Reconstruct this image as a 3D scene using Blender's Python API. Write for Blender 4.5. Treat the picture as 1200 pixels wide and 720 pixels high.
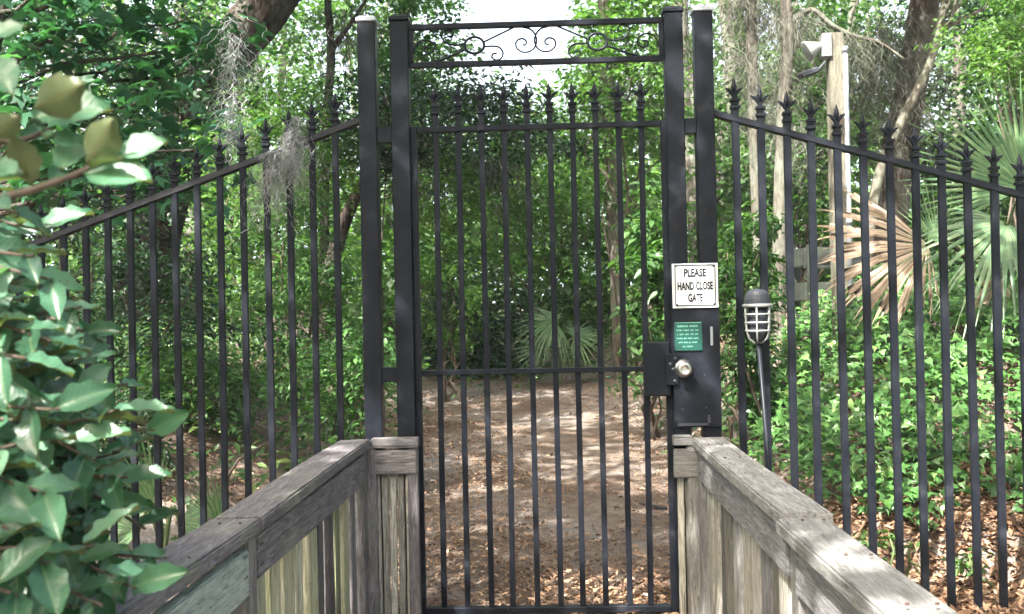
import bpy, bmesh, math, random
import numpy as np
from mathutils import Vector, Matrix, Euler

R = math.radians
scene = bpy.context.scene
for o in list(bpy.data.objects):
    bpy.data.objects.remove(o)
random.seed(7)
rng = np.random.default_rng(11)

# ------------------------------------------------------------------ camera
CAM = Vector((0.0, -5.0, 1.48))
cam_d = bpy.data.cameras.new('camera')
cam_o = bpy.data.objects.new('camera', cam_d)
scene.collection.objects.link(cam_o)
CAM_M = (Matrix.Rotation(R(2.0), 4, 'Z') @ Matrix.Rotation(R(90 + 0.48), 4, 'X') @ Matrix.Rotation(R(-1.2), 4, 'Z'))
cam_o.matrix_world = Matrix.Translation(CAM) @ CAM_M
cam_d.sensor_fit = 'HORIZONTAL'
cam_d.sensor_width = 36
cam_d.lens = 36
cam_d.clip_start = 0.05
cam_d.clip_end = 1000
cam_d.dof.use_dof = True
cam_d.dof.focus_distance = 5.0
cam_d.dof.aperture_fstop = 6.3
scene.camera = cam_o
FPX = 1200.0

# ------------------------------------------------------------------ world, sun, exposure
SUN_EL, SUN_AZ = 50.0, 212.0          # azimuth clockwise from +Y: behind the camera, a little to the left
w = bpy.data.worlds.new('World')
scene.world = w
w.use_nodes = True
nt = w.node_tree
nt.nodes.clear()
sky = nt.nodes.new('ShaderNodeTexSky')
sky.sky_type = 'NISHITA'
sky.sun_disc = False
sky.sun_elevation = R(SUN_EL)
sky.sun_rotation = R(SUN_AZ)
sky.air_density = 1.0
sky.dust_density = 10.0
sky.ozone_density = 1.0
bg = nt.nodes.new('ShaderNodeBackground')
bg.inputs['Strength'].default_value = 0.15
wo = nt.nodes.new('ShaderNodeOutputWorld')
wtc = nt.nodes.new('ShaderNodeTexCoord')
wsp = nt.nodes.new('ShaderNodeSeparateXYZ')
nt.links.new(wtc.outputs['Generated'], wsp.inputs[0])
wrp = nt.nodes.new('ShaderNodeValToRGB')              # bright milky summer haze low in the sky
wrp.color_ramp.elements[0].position, wrp.color_ramp.elements[0].color = .22, (1, 1, 1, 1)
wrp.color_ramp.elements[1].position, wrp.color_ramp.elements[1].color = .6, (0, 0, 0, 1)
nt.links.new(wsp.outputs['Z'], wrp.inputs[0])
wmx = nt.nodes.new('ShaderNodeMix')
wmx.data_type = 'RGBA'
nt.links.new(wrp.outputs[0], wmx.inputs[0])
nt.links.new(sky.outputs[0], wmx.inputs[6])
wmx.inputs[7].default_value = (3.0, 3.35, 3.9, 1)
nt.links.new(wmx.outputs[2], bg.inputs[0])
nt.links.new(bg.outputs[0], wo.inputs[0])
sd = bpy.data.lights.new('sun', 'SUN')
sd.energy = 5.0
sd.angle = R(0.53)
sd.color = (1.0, 0.965, 0.91)
so = bpy.data.objects.new('sun', sd)
scene.collection.objects.link(so)
SUNV = Vector((math.sin(R(SUN_AZ)) * math.cos(R(SUN_EL)), math.cos(R(SUN_AZ)) * math.cos(R(SUN_EL)), math.sin(R(SUN_EL))))
so.rotation_euler = SUNV.to_track_quat('Z', 'Y').to_euler()
scene.view_settings.view_transform = 'Standard'
scene.view_settings.look = 'None'
scene.view_settings.gamma = 1
scene.view_settings.use_curve_mapping = False
scene.view_settings.exposure = 2.3
scene.render.engine = 'CYCLES'
scene.cycles.max_bounces = 8
scene.cycles.diffuse_bounces = 4
scene.cycles.transmission_bounces = 4
scene.cycles.transparent_max_bounces = 8
scene.cycles.use_denoising = True


# ------------------------------------------------------------------ measuring helper: photo pixel + depth plane -> world
def at(px, py, y=0.0):
    d = CAM_M.to_3x3() @ Vector(((px - 600) / FPX, -(py - 360) / FPX, -1.0))
    t = (y - CAM.y) / d.y
    return CAM + d * t


# ------------------------------------------------------------------ ground height
def sm(t):
    t = np.clip(t, 0, 1)
    return t * t * (3 - 2 * t)


def wob(x, y):
    return (np.sin(x * 1.7 + y * 0.9) * 0.5 + np.sin(x * 3.1 - y * 2.3 + 1.3) * 0.3 + np.sin(x * 6.3 + y * 5.1 + .7) * 0.2)


def path_right(y):
    return 1.15 - 0.006 * np.clip(y, 0, 12) ** 2


def path_left(y):
    return -1.25 - 0.012 * np.clip(y, 0, 12) ** 2


def ground(x, y):
    x = np.asarray(x, float)
    y = np.asarray(y, float)
    z = 0.052 * np.clip(y, 0, 14) + 0.03 * np.clip(y - 14, 0, 40)
    xr = x - path_right(y)
    bank = .92 * sm(xr / 2.3) * sm((y - 0.2) / 3.4) + 0.24 * sm((y - 0.42 - 0.06 * np.sin(x * 4)) / 0.25) * sm((xr - .25) / 0.9)
    xl = path_left(y) - x
    bank_l = 0.75 * sm(xl / 2.2) * sm((y + 0.2) / 3.2)
    creek = 1.0 * sm((-0.25 - y) / 2.6)
    return z + bank + bank_l - creek + 0.02 * wob(x, y) * sm((y + .3) / 1.0)


def gz(x, y):
    return float(ground(x, y))


# ------------------------------------------------------------------ object helpers
COL = scene.collection


def link(o, parent=None, off=(0, 0, 0)):
    COL.objects.link(o)
    if parent is not None:
        o.parent = parent
        o.location = Vector(o.location) - parent.location if off is not None else o.location
    return o


def tag(o, label=None, cat=None, group=None, kind=None):
    if label:
        o['label'] = label
    if cat:
        o['category'] = cat
    if group:
        o['group'] = group
    if kind:
        o['kind'] = kind
    return o


def thing(name, label, cat, loc=(0, 0, 0), group=None):
    o = bpy.data.objects.new(name, None)
    o.empty_display_size = 0.1
    COL.objects.link(o)
    o.location = loc
    return tag(o, label, cat, group)


class MB:
    """collects shapes in world coordinates, builds one mesh object"""

    def __init__(s):
        s.v, s.f = [], []

    def add(s, v, f):
        k = len(s.v)
        s.v.extend([tuple(p) for p in v])
        s.f.extend([tuple(i + k for i in q) for q in f])
        return s

    def box(s, c, size, rot=None, ch=0.0):
        hx, hy, hz = size[0] / 2, size[1] / 2, size[2] / 2
        bm = bmesh.new()
        bmesh.ops.create_cube(bm, size=1)
        bmesh.ops.scale(bm, vec=(size[0], size[1], size[2]), verts=bm.verts)
        if ch > 0:
            bmesh.ops.bevel(bm, geom=bm.edges[:], offset=ch, segments=1, affect='EDGES')
        M = Matrix.Translation(c) @ (rot.to_4x4() if rot is not None else Matrix.Identity(4))
        bm.verts.index_update()
        vs = [M @ v.co for v in bm.verts]
        fs = [[v.index for v in f.verts] for f in bm.faces]
        bm.free()
        return s.add(vs, fs)

    def tube(s, pts, rad, n=8, cap=True, sq=False):
        pts = [Vector(p) for p in pts]
        if not hasattr(rad, '__len__'):
            rad = [rad] * len(pts)
        vs, fs = [], []
        up = Vector((0.13, 0.21, 0.97))
        t0 = (pts[1] - pts[0]).normalized()
        a = t0.cross(up)
        if a.length < 0.15:
            a = t0.cross(Vector((1, 0.1, 0)))
        a.normalize()
        for i, p in enumerate(pts):
            if i == 0:
                t = pts[1] - pts[0]
            elif i == len(pts) - 1:
                t = pts[-1] - pts[-2]
            else:
                t = pts[i + 1] - pts[i - 1]
            t.normalize()
            a = (a - t * a.dot(t))
            a.normalize()
            b = t.cross(a)
            for k in range(n):
                th = 2 * math.pi * k / n + (math.pi / 4 if sq else 0)
                vs.append(p + (a * math.cos(th) + b * math.sin(th)) * rad[i])
        for i in range(len(pts) - 1):
            for k in range(n):
                fs.append((i * n + k, i * n + (k + 1) % n, (i + 1) * n + (k + 1) % n, (i + 1) * n + k))
        if cap:
            fs.append(tuple(range(n))[::-1])
            fs.append(tuple((len(pts) - 1) * n + k for k in range(n)))
        return s.add(vs, fs)

    def lathe(s, c, prof, n=20, axis='Z', tilt=None):
        vs, fs = [], []
        for (r, h) in prof:
            for k in range(n):
                th = 2 * math.pi * k / n
                p = Vector((r * math.cos(th), r * math.sin(th), h))
                if axis == 'Y':
                    p = Vector((p.x, -p.z, p.y))
                if tilt is not None:
                    p = tilt @ p
                vs.append(Vector(c) + p)
        m = len(prof)
        for i in range(m - 1):
            for k in range(n):
                fs.append((i * n + k, i * n + (k + 1) % n, (i + 1) * n + (k + 1) % n, (i + 1) * n + k))
        fs.append(tuple(range(n))[::-1])
        fs.append(tuple((m - 1) * n + k for k in range(n)))
        return s.add(vs, fs)

    def build(s, name, mat, parent=None, smooth=False, origin=None):
        me = bpy.data.meshes.new(name)
        o0 = Vector(origin) if origin is not None else (parent.location.copy() if parent is not None and parent.parent is None else Vector((0, 0, 0)))
        if parent is not None and parent.parent is not None:
            o0 = parent.parent.location + parent.location
        me.from_pydata([Vector(p) - o0 for p in s.v], [], s.f)
        me.materials.append(mat)
        if smooth:
            me.polygons.foreach_set('use_smooth', [True] * len(me.polygons))
        me.update()
        o = bpy.data.objects.new(name, me)
        COL.objects.link(o)
        if parent is not None:
            o.parent = parent
        else:
            o.location = o0
        return o


def np_mesh(name, V, faces, mats, parent=None, var=None, smooth=False, matidx=None):
    """V (M,3) array in world coordinates, faces = list of (F,k) int arrays"""
    me = bpy.data.meshes.new(name)
    o0 = np.array(parent.location) if parent is not None else np.zeros(3)
    V = V - o0
    me.vertices.add(len(V))
    me.vertices.foreach_set('co', V.astype(np.float32).ravel())
    loops = np.concatenate([f.ravel() for f in faces]).astype(np.int32)
    tot = np.concatenate([np.full(len(f), f.shape[1]) for f in faces]).astype(np.int32)
    start = np.concatenate([[0], np.cumsum(tot)[:-1]]).astype(np.int32)
    me.loops.add(len(loops))
    me.loops.foreach_set('vertex_index', loops)
    me.polygons.add(len(tot))
    me.polygons.foreach_set('loop_start', start)
    me.polygons.foreach_set('loop_total', tot)
    if smooth:
        me.polygons.foreach_set('use_smooth', np.ones(len(tot), bool))
    for m in (mats if isinstance(mats, (list, tuple)) else [mats]):
        me.materials.append(m)
    if matidx is not None:
        me.polygons.foreach_set('material_index', matidx.astype(np.int32))
    if var is not None:
        at_ = me.attributes.new('var', 'FLOAT', 'FACE')
        at_.data.foreach_set('value', var.astype(np.float32))
    me.update(calc_edges=True)
    o = bpy.data.objects.new(name, me)
    COL.objects.link(o)
    if parent is not None:
        o.parent = parent
    return o


# ------------------------------------------------------------------ materials
def new_mat(name):
    m = bpy.data.materials.new(name)
    m.use_nodes = True
    n = m.node_tree
    return m, n, n.nodes['Principled BSDF'], n.nodes['Material Output']


def N(n, t, **kw):
    x = n.nodes.new(t)
    for k, v in kw.items():
        if k in x.inputs:
            x.inputs[k].default_value = v
        else:
            setattr(x, k, v)
    return x


def ramp(n, fac, stops):
    r = n.nodes.new('ShaderNodeValToRGB')
    e = r.color_ramp.elements
    while len(e) > 1:
        e.remove(e[-1])
    e[0].position = stops[0][0]
    e[0].color = (*stops[0][1], 1)
    for p, c in stops[1:]:
        q = e.new(p)
        q.color = (*c, 1)
    n.links.new(fac, r.inputs[0])
    return r.outputs[0]


def g3(v):
    return (v, v, v)


def mix(n, fac, a, b, mode='MIX'):
    x = n.nodes.new('ShaderNodeMix')
    x.data_type = 'RGBA'
    x.blend_type = mode
    if isinstance(fac, (int, float)):
        x.inputs[0].default_value = fac
    else:
        n.links.new(fac, x.inputs[0])
    for i, c in ((6, a), (7, b)):
        if isinstance(c, tuple):
            x.inputs[i].default_value = (*c, 1)
        else:
            n.links.new(c, x.inputs[i])
    return x.outputs[2]


def objcoord(n, scale=(1, 1, 1), out='Object', rand=False):
    tc = n.nodes.new('ShaderNodeTexCoord')
    mp = n.nodes.new('ShaderNodeMapping')
    mp.inputs['Scale'].default_value = scale
    n.links.new(tc.outputs[out], mp.inputs[0])
    if rand:
        oi = n.nodes.new('ShaderNodeObjectInfo')
        ml = n.nodes.new('ShaderNodeMath')
        ml.operation = 'MULTIPLY'
        ml.inputs[1].default_value = 37.0
        n.links.new(oi.outputs['Random'], ml.inputs[0])
        n.links.new(ml.outputs[0], mp.inputs['Location'])
    return mp.outputs[0]


def noise(n, co, scale, detail=4, rough=0.55, dist=0.0):
    x = N(n, 'ShaderNodeTexNoise', Scale=scale, Detail=detail, Roughness=rough, Distortion=dist)
    n.links.new(co, x.inputs['Vector'])
    return x.outputs['Fac']


def bump(n, h, strength, dist, bsdf):
    b = N(n, 'ShaderNodeBump', Strength=strength, Distance=dist)
    n.links.new(h, b.inputs['Height'])
    n.links.new(b.outputs[0], bsdf.inputs['Normal'])


def leaf_mat(name, cols, transl=0.35, rough=0.45, back=None, spec=0.4, trcol=None):
    """cols: ramp over the per-leaf value"""
    m, n, b, out = new_mat(name)
    a = n.nodes.new('ShaderNodeAttribute')
    a.attribute_name = 'var'
    c = ramp(n, a.outputs['Fac'], cols)
    co = objcoord(n)
    nz = noise(n, co, 23, 2)
    c = mix(n, 0.35, c, ramp(n, nz, [(0.3, g3(.35)), (.7, g3(1.0))]), 'MULTIPLY')
    if back is not None:
        ge = n.nodes.new('ShaderNodeNewGeometry')
        c = mix(n, ge.outputs['Backfacing'], c, back)
    n.links.new(c, b.inputs['Base Color'])
    b.inputs['Roughness'].default_value = rough
    b.inputs['Specular IOR Level'].default_value = spec
    t = n.nodes.new('ShaderNodeBsdfTranslucent')
    tc = mix(n, 1.0, c, trcol or (1.35, 1.65, 0.72), 'MULTIPLY')
    n.links.new(tc, t.inputs[0])
    ms = n.nodes.new('ShaderNodeMixShader')
    ms.inputs[0].default_value = transl
    n.links.new(b.outputs[0], ms.inputs[1])
    n.links.new(t.outputs[0], ms.inputs[2])
    n.links.new(ms.outputs[0], out.inputs[0])
    return m


def wood_mat(name, dark, mid, light, green=0.3, gcol=(0.30, 0.34, 0.20), gmin=.5):
    m, n, b, out = new_mat(name)
    co = objcoord(n, (4, 34, 34), rand=True)
    co2 = objcoord(n, (16, 230, 230), rand=True)
    co3 = objcoord(n, (3, 5, 5), rand=True)
    grain = noise(n, co, 1.6, 8, .68, 1.2)
    fine = noise(n, co2, 1.0, 4, .7)
    blot = noise(n, co3, 1.1, 5, .6)
    c = ramp(n, grain, [(.28, dark), (.5, mid), (.74, light)])
    c = mix(n, .55, c, ramp(n, fine, [(.3, g3(.45)), (.65, g3(1.15))]), 'MULTIPLY')
    oi = n.nodes.new('ShaderNodeObjectInfo')
    c = mix(n, 1.0, c, oi.outputs['Color'], 'MULTIPLY')
    ck = noise(n, objcoord(n, (1.1, 70, 70), rand=True), 1.0, 3, .6, .6)
    c = mix(n, ramp(n, ck, [(.66, g3(0)), (.70, g3(.75))]), c, (.025, .022, .02))
    gm = ramp(n, blot, [(gmin, g3(0)), (gmin + .22, g3(green))])
    c = mix(n, gm, c, gcol)
    # dark mildew spots
    sp = noise(n, objcoord(n, (9, 30, 30), rand=True), 2.3, 3, .6)
    c = mix(n, ramp(n, sp, [(.62, g3(0)), (.72, g3(.6))]), c, (.035, .03, .028))
    n.links.new(c, b.inputs['Base Color'])
    b.inputs['Roughness'].default_value = .85
    b.inputs['Specular IOR Level'].default_value = .2
    add = n.nodes.new('ShaderNodeMath')
    n.links.new(grain, add.inputs[0])
    n.links.new(fine, add.inputs[1])
    bump(n, add.outputs[0], .55, .006, b)
    return m


def bark_mat(name, dark, mid, light, lichen=(.33, .35, .30), lam=.5, vs=1.0):
    m, n, b, out = new_mat(name)
    co = objcoord(n, (9 * vs, 9 * vs, 1.6 * vs))
    v = noise(n, co, 1.5, 8, .65, .8)
    c = ramp(n, v, [(.3, dark), (.5, mid), (.72, light)])
    bl = noise(n, objcoord(n, (1, 1, .6)), 3.2, 6, .62)
    c = mix(n, ramp(n, bl, [(.46, g3(0)), (.62, g3(lam))]), c, lichen)
    n.links.new(c, b.inputs['Base Color'])
    b.inputs['Roughness'].default_value = .95
    b.inputs['Specular IOR Level'].default_value = .1
    bump(n, v, .9, .05, b)
    return m


def flat_mat(name, col, rough=.6, metal=0.0, var=.25, scale=30, spec=.5):
    m, n, b, out = new_mat(name)
    v = noise(n, objcoord(n), scale, 4)
    c = mix(n, var, col, ramp(n, v, [(.3, tuple(x * .4 for x in col)), (.7, tuple(min(1, x * 1.5) for x in col))]))
    n.links.new(c, b.inputs['Base Color'])
    b.inputs['Roughness'].default_value = rough
    b.inputs['Metallic'].default_value = metal
    b.inputs['Specular IOR Level'].default_value = spec
    return m


# black satin paint on iron, dusty, slightly chalked; its blue tint imitates reflected sky
m, n, b, out = new_mat('black_iron_paint')
co = objcoord(n)
v1 = noise(n, co, 9, 6, .6)
v2 = noise(n, objcoord(n, (40, 40, 5)), 3, 4, .6)
c = ramp(n, v1, [(.35, (.0065, .008, .0118)), (.6, (.011, .0132, .0185)), (.78, (.038, .042, .050))])
c = mix(n, ramp(n, v2, [(.66, g3(0)), (.76, g3(.18))]), c, (.12, .12, .11))
b.inputs['Specular IOR Level'].default_value = .16
rs = noise(n, objcoord(n, (30, 30, 14)), 1.0, 5, .7)
c = mix(n, ramp(n, rs, [(.67, g3(0)), (.71, g3(.7))]), c, (.06, .032, .018))
n.links.new(c, b.inputs['Base Color'])
n.links.new(c, b.inputs['Base Color'])
n.links.new(ramp(n, v1, [(.3, g3(.3)), (.7, g3(.55))]), b.inputs['Roughness'])
bump(n, v2, .15, .002, b)
IRON = m
STEEL = flat_mat('brushed_steel', (.62, .6, .55), .28, 1.0, .2)
GALV = flat_mat('galvanised_pipe', (.36, .38, .41), .5, .6, .3, 12)
GREYPAINT = flat_mat('grey_lamp_paint', (.032, .036, .046), .5, 0, .4, 40)
CAGE = flat_mat('lamp_cage_grey', (.26, .265, .26), .5, .2, .3, 40)
SIGNW = flat_mat('sign_white', (.70, .71, .71), .35, 0, .05, 6)
INK = flat_mat('sign_ink', (.006, .007, .012), .6, 0, .1, 30, .1)
SIGNG = flat_mat('sign_green', (.007, .052, .040), .38, 0, .3, 18)
SIGNT = flat_mat('sign_pale_green', (.12, .32, .25), .5, 0, .2, 60)
RUST = flat_mat('rusty_nail', (.07, .04, .028), .8, 0, .5, 60)
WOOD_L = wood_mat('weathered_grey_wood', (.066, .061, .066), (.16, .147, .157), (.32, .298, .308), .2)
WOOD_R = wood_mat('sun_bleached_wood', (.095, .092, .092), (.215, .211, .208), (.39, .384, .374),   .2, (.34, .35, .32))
WOOD_S = wood_mat('mossy_cream_slat', (.15, .14, .11), (.38, .36, .27), (.62, .60, .47), .5, (.36, .42, .20), .45)
WOOD_SR = wood_mat('bleached_slat', (.12, .11, .10), (.34, .325, .285), (.66, .645, .60), .3, (.34, .36, .27), .5)
WOOD_P = wood_mat('pale_green_board', (.12, .14, .14), (.34, .385, .365), (.52, .56, .53), .2, (.45, .5, .42))
WOOD_D = wood_mat('deck_wood', (.08, .065, .055), (.17, .145, .125), (.28, .25, .22), .3)
WOOD_B = wood_mat('bin_wood', (.012, .012, .012), (.03, .032, .03), (.055, .055, .052), .25, (.10, .14, .09), .4)
POLEWOOD = wood_mat('pale_post_wood', (.085, .078, .064), (.17, .158, .13), (.27, .255, .215), .2)
BARK_DARK = bark_mat('dark_red_bark', (.014, .011, .009), (.045, .034, .028), (.105, .083, .07), (.16, .165, .145), .5)
BARK_MOSS = bark_mat('mossy_bark', (.03, .027, .023), (.085, .077, .064), (.18, .165, .14), (.19, .205, .165), .8)
BARK_PALE = bark_mat('pale_bark', (.055, .05, .04), (.135, .122, .10), (.26, .24, .20), (.20, .22, .165), .7)
TWIG = flat_mat('brown_twig', (.075, .055, .04), .8, 0, .5, 50)
STEM = flat_mat('green_stem', (.10, .13, .05), .7, 0, .4, 30)
MOSS = leaf_mat('spanish_moss_grey', [(0, (.05, .055, .042)), (.5, (.12, .125, .10)), (1, (.22, .225, .19))], .25, .9, None, .1, (1, 1, .95))

MOSS_PALE = leaf_mat('pale_moss', [(0, (.22, .225, .22)), (.5, (.38, .39, .38)), (1, (.54, .55, .54))], .3, .9, None, .1, (1, 1, 1))
L_SWEET = leaf_mat('sweetgum_leaf', [(0, (.022, .075, .045)), (.5, (.035, .115, .06)), (.88, (.06, .17, .07)), (1, (.13, .26, .08))], .35, .4)
L_MID = leaf_mat('mid_green_leaf', [(0, (.022, .058, .02)), (.5, (.055, .125, .038)), (.9, (.10, .195, .055)), (1, (.19, .26, .08))], .4, .42)
L_LIGHT = leaf_mat('yellow_green_leaf', [(0, (.042, .098, .028)), (.5, (.088, .18, .048)), (.9, (.15, .26, .07)), (1, (.22, .29, .11))], .45, .42)
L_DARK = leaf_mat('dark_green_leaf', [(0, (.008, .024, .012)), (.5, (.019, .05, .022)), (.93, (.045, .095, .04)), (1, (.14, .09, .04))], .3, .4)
L_FAR = leaf_mat('far_wood_leaf', [(0, (.028, .068, .023)), (.5, (.075, .15, .046)), (1, (.15, .245, .08))], .45, .5)
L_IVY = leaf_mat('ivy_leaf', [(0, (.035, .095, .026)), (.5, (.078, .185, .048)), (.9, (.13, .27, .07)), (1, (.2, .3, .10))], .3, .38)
L_ELAE = leaf_mat('silverberry_leaf', [(0, (.024, .078, .044)), (.45, (.053, .145, .08)), (.8, (.092, .22, .125)), (1, (.16, .30, .19))], .25, .33, (.085, .105, .045), .55)
def add_veins(m):
    n = m.node_tree
    b = n.nodes['Principled BSDF']
    src = b.inputs['Base Color'].links[0].from_socket
    dst = [l.to_socket for l in src.links]
    def attr(nm):
        a = n.nodes.new('ShaderNodeAttribute')
        a.attribute_name = nm
        return a.outputs['Fac']
    def mth(op, a, b_):
        x = n.nodes.new('ShaderNodeMath')
        x.operation = op
        for i_, v in enumerate((a, b_)):
            if isinstance(v, (int, float)):
                x.inputs[i_].default_value = v
            elif v is not None:
                n.links.new(v, x.inputs[i_])
        return x.outputs[0]
    au = mth('ABSOLUTE', attr('leaf_across'), None)
    side = mth('SINE', mth('MULTIPLY', mth('SUBTRACT', attr('leaf_along'), mth('MULTIPLY', au, .8)), 62.0), None)
    vs = ramp(n, side, [(.88, g3(0)), (.99, g3(.22))])
    mid = ramp(n, au, [(.005, g3(.7)), (.013, g3(0))])
    c = mix(n, vs, src, (.10, .18, .09))
    c = mix(n, mid, c, (.16, .23, .11))
    blot = noise(n, objcoord(n), 60, 4, .7)
    c = mix(n, ramp(n, blot, [(.64, g3(0)), (.72, g3(.7))]), c, (.10, .085, .04))
    ge = n.nodes.new('ShaderNodeNewGeometry')
    c = mix(n, ge.outputs['Backfacing'], c, mix(n, mid, src, (.12, .085, .045)))
    for d_ in dst:
        n.links.new(c, d_)
    bump(n, mth('ADD', side, noise(n, objcoord(n), 90, 2)), .07, .003, b)


add_veins(L_ELAE)
L_PALM = leaf_mat('palm_frond_green', [(0, (.05, .11, .05)), (.5, (.10, .19, .085)), (1, (.19, .27, .13))], .3, .35)
L_DEAD = leaf_mat('dry_frond_beige', [(0, (.26, .19, .13)), (.5, (.50, .38, .28)), (1, (.68, .56, .44))], .3, .6, None, .2, (1.1, 1, .8))
L_LITTER = leaf_mat('fallen_leaf', [(0, (.07, .045, .032)), (.3, (.19, .11, .065)), (.6, (.33, .205, .125)), (.85, (.43, .30, .20)), (.95, (.30, .16, .09)), (1, (.52, .44, .36))], .12, .7, None, .2, (1, .8, .5))

# ground: grey sand, brown leaf mould, darker soil on the banks
m, n, b, out = new_mat('sandy_forest_soil')
co = objcoord(n)
a1 = noise(n, co, .75, 5, .6, .4)
a2 = noise(n, co, 6.5, 6, .65)
a3 = noise(n, co, 55, 4, .7)
c = ramp(n, a1, [(.38, (.135, .097, .072)), (.52, (.225, .188, .158)), (.66, (.29, .264, .246))])
c = mix(n, .6, c, ramp(n, a2, [(.3, g3(.45)), (.7, g3(1.2))]), 'MULTIPLY')
c = mix(n, .6, c, ramp(n, a3, [(.3, g3(.5)), (.7, g3(1.25))]), 'MULTIPLY')
n.links.new(c, b.inputs['Base Color'])
b.inputs['Roughness'].default_value = .95
b.inputs['Specular IOR Level'].default_value = .1
ad = n.nodes.new('ShaderNodeMath')
n.links.new(a2, ad.inputs[0])
n.links.new(a3, ad.inputs[1])
bump(n, ad.outputs[0], .8, .03, b)
SOIL = m

# ------------------------------------------------------------------ ground sheet
def axis(lo, hi, step, far, k=1.35):
    a = list(np.arange(lo, hi + 1e-6, step))
    d = step
    x = hi
    while x < far:
        d *= k
        x += d
        a.append(x)
    d = step
    x = lo
    pre = []
    while x > -far:
        d *= k
        x -= d
        pre.append(x)
    return np.array(pre[::-1] + a)


xs = axis(-6, 6, .09, 220)
ys = axis(-1.5, 12, .09, 220)
X, Y = np.meshgrid(xs, ys)
Z = ground(X, Y)
V = np.stack([X, Y, Z], -1).reshape(-1, 3)
nx, ny = len(xs), len(ys)
i = np.arange(nx * ny).reshape(ny, nx)
F = np.stack([i[:-1, :-1], i[:-1, 1:], i[1:, 1:], i[1:, :-1]], -1).reshape(-1, 4)
tag(np_mesh('ground', V, [F], SOIL, smooth=True), kind='structure')

# ------------------------------------------------------------------ boardwalk deck
bw = MB()
y = -0.14
while y > -7.4:
    wdt = .138
    bw.box((-.08 + random.uniform(-.004, .004), y - wdt / 2, -.02), (1.86, wdt, .038), ch=.004)
    y -= wdt + .007
for x in (-.85, -.08, .7):
    bw.box((x, -3.8, -.14), (.09, 7.2, .19))
for x in (-.85, .7):
    for y in (-.5, -3.0, -5.5):
        bw.box((x, y, -.75), (.14, .14, 1.03))
o = bw.build('boardwalk', WOOD_D)
tag(o, kind='structure')


# ------------------------------------------------------------------ boards with their own grain axis
def board(name, L, W, T, loc, rot, mat, parent, label=None, ch=.004, warp=.002):
    """length along local X, width local Y, thickness local Z"""
    bm = bmesh.new()
    ns = max(2, int(L / .12))
    bmesh.ops.create_cube(bm, size=1)
    bmesh.ops.scale(bm, vec=(L, W, T), verts=bm.verts)
    bmesh.ops.bevel(bm, geom=bm.edges[:], offset=ch, segments=2, affect='EDGES')
    if ns > 2:
        for k in range(1, ns):
            x = -L / 2 + L * k / ns
            bmesh.ops.bisect_plane(bm, geom=bm.verts[:] + bm.edges[:] + bm.faces[:], plane_co=(x, 0, 0), plane_no=(1, 0, 0))
    ph = random.uniform(0, 9)
    for v in bm.verts:
        v.co.y += warp * math.sin(v.co.x * 2.1 + ph) + random.uniform(-1, 1) * warp * .35
        v.co.z += warp * math.sin(v.co.x * 1.7 + ph * 2) + random.uniform(-1, 1) * warp * .25
    me = bpy.data.meshes.new(name)
    bm.to_mesh(me)
    bm.free()
    me.materials.append(mat)
    o = bpy.data.objects.new(name, me)
    COL.objects.link(o)
    o.parent = parent
    o.location = Vector(loc) - parent.location
    o.rotation_euler = rot
    tv = random.uniform(.45, 1.4) if name == 'baluster' else random.uniform(.85, 1.15)
    o.color = (tv, tv, tv * random.uniform(.94, 1.02), 1)
    if label:
        o['label'] = label
    return o


ROT_Y = Euler((0, 0, R(90)))                       # length along world Y, thickness up
ROT_YV = Euler((R(90), 0, R(90)))                  # length along Y, width up, thickness along X
ROT_UP = Euler((0, R(-90), 0))                     # length up, width along Y, thickness along X
ROT_UPX = Euler((0, R(-90), R(90)))                # length up, width along X
ROT_X = Euler((0, 0, 0))
ROT_XV = Euler((R(90), 0, 0))                      # length along X, width up


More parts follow.
